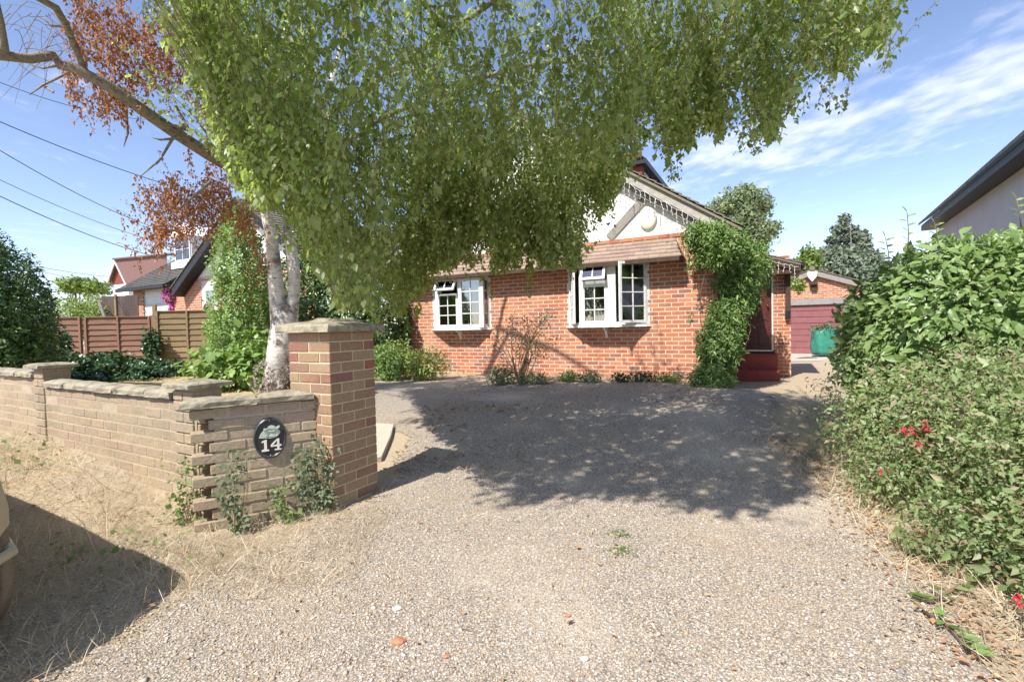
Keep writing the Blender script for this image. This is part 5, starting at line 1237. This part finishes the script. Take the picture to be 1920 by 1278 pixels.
# ================================================================ distant trees
def tree(name,label,px,pyb,Y,ells,n,L,mat,rad=.18,inner=.35,lump=.25,shell=.2,lf=4,group='trees beyond the garage',seed=0,wr=.7):
    base=P(px,pyb,Y); base.z=.0
    t=thing(name,label,'tree',tuple(base),0,group)
    E=[(*tuple(P(a,b,Y+dy)),rx_*Y/F,ry_*Y/F,rz_*Y/F) for a,b,dy,rx_,ry_,rz_ in ells]
    p,nn=bush_pts(E,n,shell,inner,lump,lf,False,seed); leaves('crown',p,rdir(n),nn+rdir(n)*.8+np.array([0,0,.3]),L*rng.lognormal(0,.25,n),mat,t,wr=wr)
    m=MB(); top=Vector(E[0][:3]); m.tube([base,base.lerp(top,.5)+Vector((rad,0,0)),top],[rad,rad*.7,rad*.25],8); branches(m,base.lerp(top,.45),[tuple(p[i]) for i in rng.choice(n,22)],rad*.4,5); m.build('trunk',M_bark,t,'world'); return t
tree('broadleaf_tree','tall rounded grey green tree behind the creeper and house roof',1390,600,30,[(1385,385,0,34,34,34),(1348,392,0,24,24,20),(1425,385,.5,24,26,28),(1360,440,0,34,30,28),(1420,440,0,30,30,30),(1448,428,0,16,18,14),(1390,415,0,40,34,30),(1400,362,0,20,20,16)],9000,.19,ML_far,.2,.4,.22,.22,seed=1)
tree('pine_tree','pine with a clumpy pointed top above the garage roof',1583,600,32,[(1584,414,0,9,9,13),(1572,430,0,12,11,8),(1598,432,0,12,11,8),(1562,450,0,12,11,7),(1585,448,0,12,11,8),(1606,448,0,10,10,7),(1575,470,0,18,14,9),(1600,468,0,14,12,9)],5200,.17,ML_fir,.16,.3,.25,.2,seed=2)
tree('pine_tree','smaller conifer to the right of the clumpy pine above the big shrub',1622,600,31,[(1620,450,0,8,8,16),(1618,478,0,18,16,20),(1640,490,0,14,14,18)],3500,.2,ML_fir,.12,.3,.25,.2,seed=3)
tree('conifer','grey green conifer behind the garage ridge',1570,600,28,[(1570,510,0,52,36,40),(1620,520,0,40,36,40),(1545,490,0,16,20,24)],10000,.2,ML_fir,.16,.2,.2,.15,seed=4)
tree('bright_tree','bright green tree between the porch roof and the conifers',1515,600,26,[(1518,490,0,17,18,26),(1500,510,0,24,20,26)],3500,.17,ML_hedge,.12,.25,.25,.2,seed=5)
tree('low_tree','dark green low tree behind the porch roof',1470,600,34,[(1470,500,0,30,30,14),(1440,500,0,30,30,14)],2500,.25,ML_far,.12,.25,.25,.2,seed=6)
tree('background_shrub','pale far tree behind the yellow hedge at left',140,600,34,[(140,535,0,28,26,14),(175,540,0,26,22,12)],2200,.2,ML_hedge,.12,.2,.3,.2,group='trees at the left',seed=7)
# creeper bit left of the garage
bush('garage_side_shrub','small yellow green shrub showing between porch post and garage','shrub',[(*vp(1488,530,15),.22,.2,.2),(*vp(1500,538,15),.14,.2,.16)],420,.09,ML_gold,(P(1492,600,15).x,15,.0),cutz=False,shell=.25,stems=0)

# ================================================================ grass, straw, gravel pebbles, litter
def scatter(n,x0,x1,y0,y1,test):
    X=rng.uniform(x0,x1,n);Y=rng.uniform(y0,y1,n);k=test(X,Y); return X[k],Y[k]
def blades(name,X,Y,L,mat,up=.8,wr=.06,rnd=.6,label=None,cat='grass',lift=0):
    n=len(X); Z=H(X,Y)+.004+lift; p=np.stack([X,Y,Z],1); D=rdir(n)*rnd+np.array([0,0,up]); D[:,2]=np.abs(D[:,2]); 
    o=leaves(name,p,D,rdir(n)+np.array([0,-.5,.6]),L*rng.lognormal(0,.35,n),mat,None,wr=wr,kind='blade',droop=.35); tag(o,label,cat,kind='stuff'); return o
dA=lambda X,Y:.477*X+.879*Y-1.81
nearwall=lambda X,Y:(dA(X,Y)<-.02)&(dA(X,Y)>-1.15)&(X<-1.2)&(rng.random(len(X))<np.exp(np.minimum(0,dA(X,Y)+.15)*2.4))
X,Y=scatter(46000,-6,-1.15,2.3,5.5,nearwall); blades('straw_tufts',X,Y,.085,ML_straw,.36,.030,1.0,'dry straw coloured grass along the foot of the garden wall')
verge=lambda X,Y:(~isdrive(X,Y))&(dA(X,Y)<-.2)&(X<-1.2)
X,Y=scatter(120000,-5,-1.1,.8,5,lambda X,Y: verge(X,Y)&(fbm(X,Y,2.7,1)+rng.normal(0,.35,len(X))>-.1)); blades('loose_straw',X,Y,.055,ML_straw,.07,.035,1.0,'loose flattened straw and dry grass strewn over the bare verge')
X,Y=scatter(2600,-4.2,-1.2,1.0,4.4,lambda X,Y: verge(X,Y)&(fbm(X,Y,5.2,3)+rng.normal(0,.12,len(X))>.28)); X=X+rng.normal(0,.03,len(X)); blades('standing_straw',X,Y,.13,ML_straw,1.3,.03,.45,'taller dry grass stalks standing in the verge')
X,Y=scatter(7000,-2.0,-.85,2.4,3.4,lambda X,Y:(Y<3.45+.5*(X+1.2))); blades('pillar_foot_grass',X,Y,.055,ML_straw,.3,.035,1.0,'dry grass fringe at the foot of the gate pillar')
X,Y=scatter(2600,-6,-1.4,2.6,5.2,lambda X,Y:(dA(X,Y)<-.03)&(dA(X,Y)>-.75)&(fbm(X,Y,3,2)>.05)); 
n=len(X); p=np.stack([X,Y,H(X,Y)+rng.uniform(.01,.12,n)],1); tag(leaves('green_weeds',p,rdir(n),rdir(n)*.6+np.array([0,-.4,.9]),.03*rng.lognormal(0,.35,n),ML_grass,None,wr=.7),'small green weeds among the straw by the garden wall','weeds',kind='stuff')
X,Y=scatter(16000,-8,-1.2,4,11,lambda X,Y:islawn(X,Y)); blades('lawn_grass',X,Y,.05,ML_straw,.7,.08,.6,'scorched yellow lawn grass behind the low wall')
X,Y=scatter(15000,-3,3.6,7,11.5,lambda X,Y:(dwall(X,Y)<8.72)&(dwall(X,Y)>7.85)&(X<3.3)); blades('border_grass',X,Y,.06,ML_straw,.6,.07,.7,'dry grass border along the foot of the house wall')
X,Y=scatter(1500,-3,3.6,7,11.5,lambda X,Y:(dwall(X,Y)<8.72)&(dwall(X,Y)>8.3)&(X<3.3)); blades('border_weeds',X,Y,.09,ML_grass,.7,.12,.7,'green weeds along the foot of the house wall','weeds')
def pebbles(name,X,Y,r,mat,label,cat):
    n=len(X); ico=np.array([(1,0,0),(-1,0,0),(0,1,0),(0,-1,0),(0,0,1),(0,0,-1)],float); fc=np.array([(0,2,4),(2,1,4),(1,3,4),(3,0,4),(2,0,5),(1,2,5),(3,1,5),(0,3,5)])
    a=rng.uniform(0,2*math.pi,n); c,s=np.cos(a),np.sin(a); sc_=np.stack([r*rng.uniform(.8,1.5,n),r*rng.uniform(.6,1.1,n),r*rng.uniform(.35,.7,n)],1)
    v=ico[None]*sc_[:,None]; v+=rng.normal(0,1,v.shape)*(r[:,None,None]*.16)
    vx=v[...,0]*c[:,None]-v[...,1]*s[:,None]; vy=v[...,0]*s[:,None]+v[...,1]*c[:,None]
    V=np.stack([vx+X[:,None],vy+Y[:,None],v[...,2]+(H(X,Y)+.006+sc_[:,2]*.25)[:,None]],2).reshape(-1,3)
    Fa=(np.arange(n)[:,None,None]*6+fc[None]).reshape(-1,3); return tag(npmesh(name,V,[Fa],mat),label,cat,kind='stuff')
M_peb=brickmat('flint pebble',[(.38,.30,.21),(.58,.51,.42),(.28,.25,.23),(.48,.38,.26),(.66,.61,.53),(.42,.39,.35),(.48,.32,.18),(.54,.46,.36),(.34,.30,.26)],bs=.1)
X,Y=scatter(90000,-2.4,2.9,1.4,3.6,isdrive); r_=rng.lognormal(math.log(.0040),.38,len(X)); pebbles('gravel_pebbles',X,Y,np.minimum(r_,.016),M_peb,'loose flint pebbles lying on the near gravel drive','gravel')
X,Y=scatter(40000,-3,3.4,3.6,6,isdrive); r_=rng.lognormal(math.log(.0055),.3,len(X)); pebbles('gravel_pebbles',X,Y,np.minimum(r_,.018),M_peb,'loose flint pebbles on the middle of the gravel drive','gravel')
# litter
def lit(n,x0,x1,y0,y1,test,label,L=.035):
    X,Y=scatter(n,x0,x1,y0,y1,test); k=len(X); p=np.stack([X,Y,H(X,Y)+.016],1); D=rdir(k); D[:,2]*=.2; o=leaves('leaf_litter',p,D,rdir(k)*.45+np.array([0,0,1.]),L*rng.lognormal(0,.3,k),ML_litter,None,wr=.6,kind='oval',fold=.5); tag(o,label,'leaves',kind='stuff')
lit(7500,1.6,3.0,1.4,5,lambda X,Y:np.abs(X-(2.45-.40*np.maximum(3.3-Y,0)+.16*np.maximum(Y-3.3,0)))<.17*np.abs(rng.normal(0,1,len(X)))+.02,'fallen orange brown leaves along the edge of the fuchsia bush',.021)
lit(330,-1.4,2.2,1.6,6,isdrive,'scattered small orange leaves on the gravel drive',.02)
lit(700,-4,-1.0,1.6,4.5,verge,'scattered brown leaves on the straw verge',.024)
X,Y=scatter(16000,-3.2,-.9,1.3,4,lambda X,Y: verge(X,Y)&(X>-1.9-.5*(3.3-Y)+rng.normal(0,.25,len(X)))); r_=rng.lognormal(math.log(.0052),.35,len(X)); pebbles('verge_pebbles',X,Y,np.minimum(r_,.014),M_peb,'flint pebbles strewn from the drive over the edge of the verge','gravel')
X,Y=scatter(9000,-2.2,1.2,1.5,5,lambda X,Y: isdrive(X,Y)&(X<-1.0-.5*(3.3-Y)+np.abs(rng.normal(0,.35,len(X))))); blades('drive_edge_straw',X,Y,.045,ML_straw,.05,.04,1.0,'straw blown on to the edge of the gravel drive')
lit(1200,-1,3.2,6.2,8.6,isdrive,'brown debris strewn on the drive before the house',.022)
lit(900,-1.2,.2,4.2,6.5,lambda X,Y:fbm(X,Y,2.1,4)>.05,'brown leaf litter in the dappled shade beyond the pillar',.03)
# twigs and straw under fuchsia
X,Y=scatter(9000,1.7,3.2,1.4,4.8,lambda X,Y:X>2.30-.42*np.maximum(3.3-Y,0)+.13*np.maximum(Y-3.3,0)); blades('border_straw',X,Y,.09,ML_straw,.2,.04,1.0,'dry stalks and straw under the fuchsia bush')
# cut branch lying at lower right
cb=G(1745,1140); t=thing('cut_sprig','cut sprig of oval green leaves lying on the gravel at the lower right','sprig',tuple(cb))
m=MB(); A=[G(1860,1090)+Vector((0,0,.03)),G(1800,1110)+Vector((0,0,.03)),G(1745,1140)+Vector((0,0,.03)),G(1700,1130)+Vector((0,0,.02))]
A2=[G(1730,1155)+Vector((0,0,.02)),G(1780,1190)+Vector((0,0,.03)),G(1810,1225)+Vector((0,0,.03)),G(1840,1250)+Vector((0,0,.02))]
q=[];dd2=[]
for path in (A,A2):
    m.tube(path,[.008,.007,.005,.003],6)
    for i in range(len(path)-1):
        for k_ in range(4): q.append(tuple(path[i].lerp(path[i+1],k_/4)+Vector((0,0,.01)))); dd2.append((random.uniform(-1,1),random.uniform(-1,.4),.15))
m.build('stem',M_twig,t,'world'); leaves('leaves',np.array(q),np.array(dd2),np.tile([0,-.2,1.],(len(q),1))+rng.normal(0,.25,(len(q),3)),.07,ML_big,t,wr=.5,kind='oval')
# brick fragment, orange stones
for (px,py,s__,lab,mt) in ((747,1208,.022,'pale red brick fragment lying on the near gravel',M_terra),(1065,1158,.010,'small orange stone on the gravel in the middle foreground',M_terra),(837,1237,.010,'small orange stone on the gravel right of the brick fragment',M_terra),(1096,1242,.012,'pale flat pebble near the bottom edge of the gravel',M_cream),(745,1145,.016,'pale flat flint above the brick fragment',M_cream)):
    q=G(px,py); m=MB(); V_=[]; random.seed(px)
    bm=bmesh.new(); bmesh.ops.create_icosphere(bm,subdivisions=2,radius=1)
    for v_ in bm.verts: v_.co*= (1+.35*mnoise.noise(v_.co*1.7+Vector((px,0,0)))); v_.co.x*=s__*1.4; v_.co.y*=s__; v_.co.z*=s__*.55
    me=bpy.data.meshes.new('loose_stone'); bm.to_mesh(me); bm.free(); me.materials.append(mt); o=bpy.data.objects.new('loose_stone',me); col.objects.link(o); o.location=q+Vector((0,0,.012)); tag(o,lab,'stone')
# kerb slab beyond the pillar
ka,kb=G(738,800),G(712,868); m=MB(); 
Vk=[G(700,800),G(738,803),G(733,825),G(715,866),G(706,868)]; V_=[tuple(v_-Vk[0]+Vector((0,0,.05))) for v_ in Vk]+[tuple(v_-Vk[0]+Vector((0,0,-.05))) for v_ in Vk]; n=5
m.add(V_,[(4,3,2,1,0),(5,6,7,8,9)]+[(i,(i+1)%n,(i+1)%n+n,i+n) for i in range(n)]); o=m.build('edging_slab',M_conc); o.location=Vk[0]; tag(o,'concrete edging slab just behind the gate pillar','slab')
# green weeds in gravel
for px,py,lab in ((1160,1005,'tiny green weed in the gravel in front of the shade'),(1165,1035,'second tiny green weed in the gravel, nearer the camera')):
    q=G(px,py); n=90; p=np.array([tuple(q)])+np.stack([rng.normal(0,.04,n),rng.normal(0,.03,n),rng.uniform(.005,.02,n)],1); o=leaves('gravel_weed',p-np.array(q),rdir(n)*np.array([1,1,.3]),rdir(n)*.3+np.array([0,0,1.]),.018,ML_grass,None,wr=.6); o.location=q; tag(o,lab,'weed')

# ================================================================ parked car at the left edge
CC=Vector((-4.395,2.31,0)); car=thing('parked_car','parked car coloured with beige ground reflection, showing only its rear corner and wheel','car',tuple(CC),RZ)
M_paint=simple('car paint in reflected beige',[(.50,.42,.29),(.55,.46,.33)],3,.3,0,spec=.6); M_tyre=simple('tan brown tyre rubber',[(.17,.13,.085),(.26,.20,.13)],20,.8,.3,.003,60); M_rim=simple('alloy rim',[(.4,.4,.4),(.5,.5,.5)],9,.3,0,metal=.9); M_plas=simple('dark trim',[(.05,.045,.04),(.08,.07,.06)],9,.6,0)  # body beige is reflected ground put into the paint colour; tyre is tan brown
st_=[(-2.15,.45,.42,.60,.62),(-2.0,.75,.3,.72,.74),(-1.3,.80,.2,.80,.82),(-.7,.81,.19,.85,.90),(-.1,.82,.19,.86,1.12),(.4,.82,.19,.86,1.12),(.9,.81,.2,.86,.93),(1.35,.81,.22,.84,.90),(1.45,.84,.40,.84,.90),(1.95,.84,.40,.80,.87),(2.08,.82,.40,.79,.86),(2.20,.60,.345,.79,.86),(2.29,.42,.35,.79,.85),(2.35,.22,.36,.78,.84)]
prof=[]
for (x,hw_,zb,zs_,zr_) in st_:
    tl=.72 if zr_>1 else .93
    prof.append([(x,-hw_*.9,zb),(x,-hw_,zb+.12),(x,-hw_,(zb+zs_)/2),(x,-hw_*.96,zs_),(x,-hw_*tl,zr_-.03),(x,-hw_*tl*.8,zr_),(x,hw_*tl*.8,zr_),(x,hw_*tl,zr_-.03),(x,hw_*.96,zs_),(x,hw_,(zb+zs_)/2),(x,hw_,zb+.12),(x,hw_*.9,zb)])
m=MB(); V_=[q for r2_ in prof for q in r2_]; n=12; Fs=[]
for i in range(len(prof)-1):
    for j in range(n): Fs.append((i*n+j,i*n+(j+1)%n,(i+1)*n+(j+1)%n,(i+1)*n+j))
Fs+= [tuple(range(n)),tuple((len(prof)-1)*n+j for j in range(n))[::-1]]
m.add(V_,[f[::-1] for f in Fs],0,True); cb_=m.build('body',M_paint,car)
m=MB(); m.tube([(2.09,-.80,.39),(2.21,-.58,.345),(2.33,-.3,.345),(2.38,0,.345),(2.33,.3,.345),(2.21,.58,.345),(2.09,.82,.40),(1.9,.845,.40),(1.6,.845,.40)],.022,8); m.build('bumper',M_paint,car)
for (x,y) in ((1.745,.735),(1.745,-.735),(-1.35,.78),(-1.35,-.78)):
    m=MB(); MM=Matrix.Translation((x,y,.31))@Matrix.Rotation(math.pi/2,4,'X')
    m.lathe([(.19,-.10),(.28,-.105),(.303,-.09),(.308,-.062),(.296,-.058),(.296,-.05),(.31,-.046),(.31,-.006),(.298,-.003),(.298,.003),(.31,.006),(.31,.046),(.296,.05),(.296,.058),(.308,.062),(.303,.09),(.28,.105),(.19,.10)],(0,0,0),32,0,MM)
    ty=m.build('wheel',M_tyre,car); m=MB(); m.lathe([(.02,-.10),(.19,-.098),(.19,.098),(.02,.10)],(0,0,0),20,0,MM); m.build('rim',M_rim,ty)
for y in (.3,-.3):
    m=MB(); m.box(2.02,2.13,y-.12,y+.12,.5,.62,bev=.02,M=Matrix.Translation((.12,0,0))); m.build('tail_light',simple('red lens',[(.3,.02,.02),(.35,.03,.03)],9,.2,0),car)
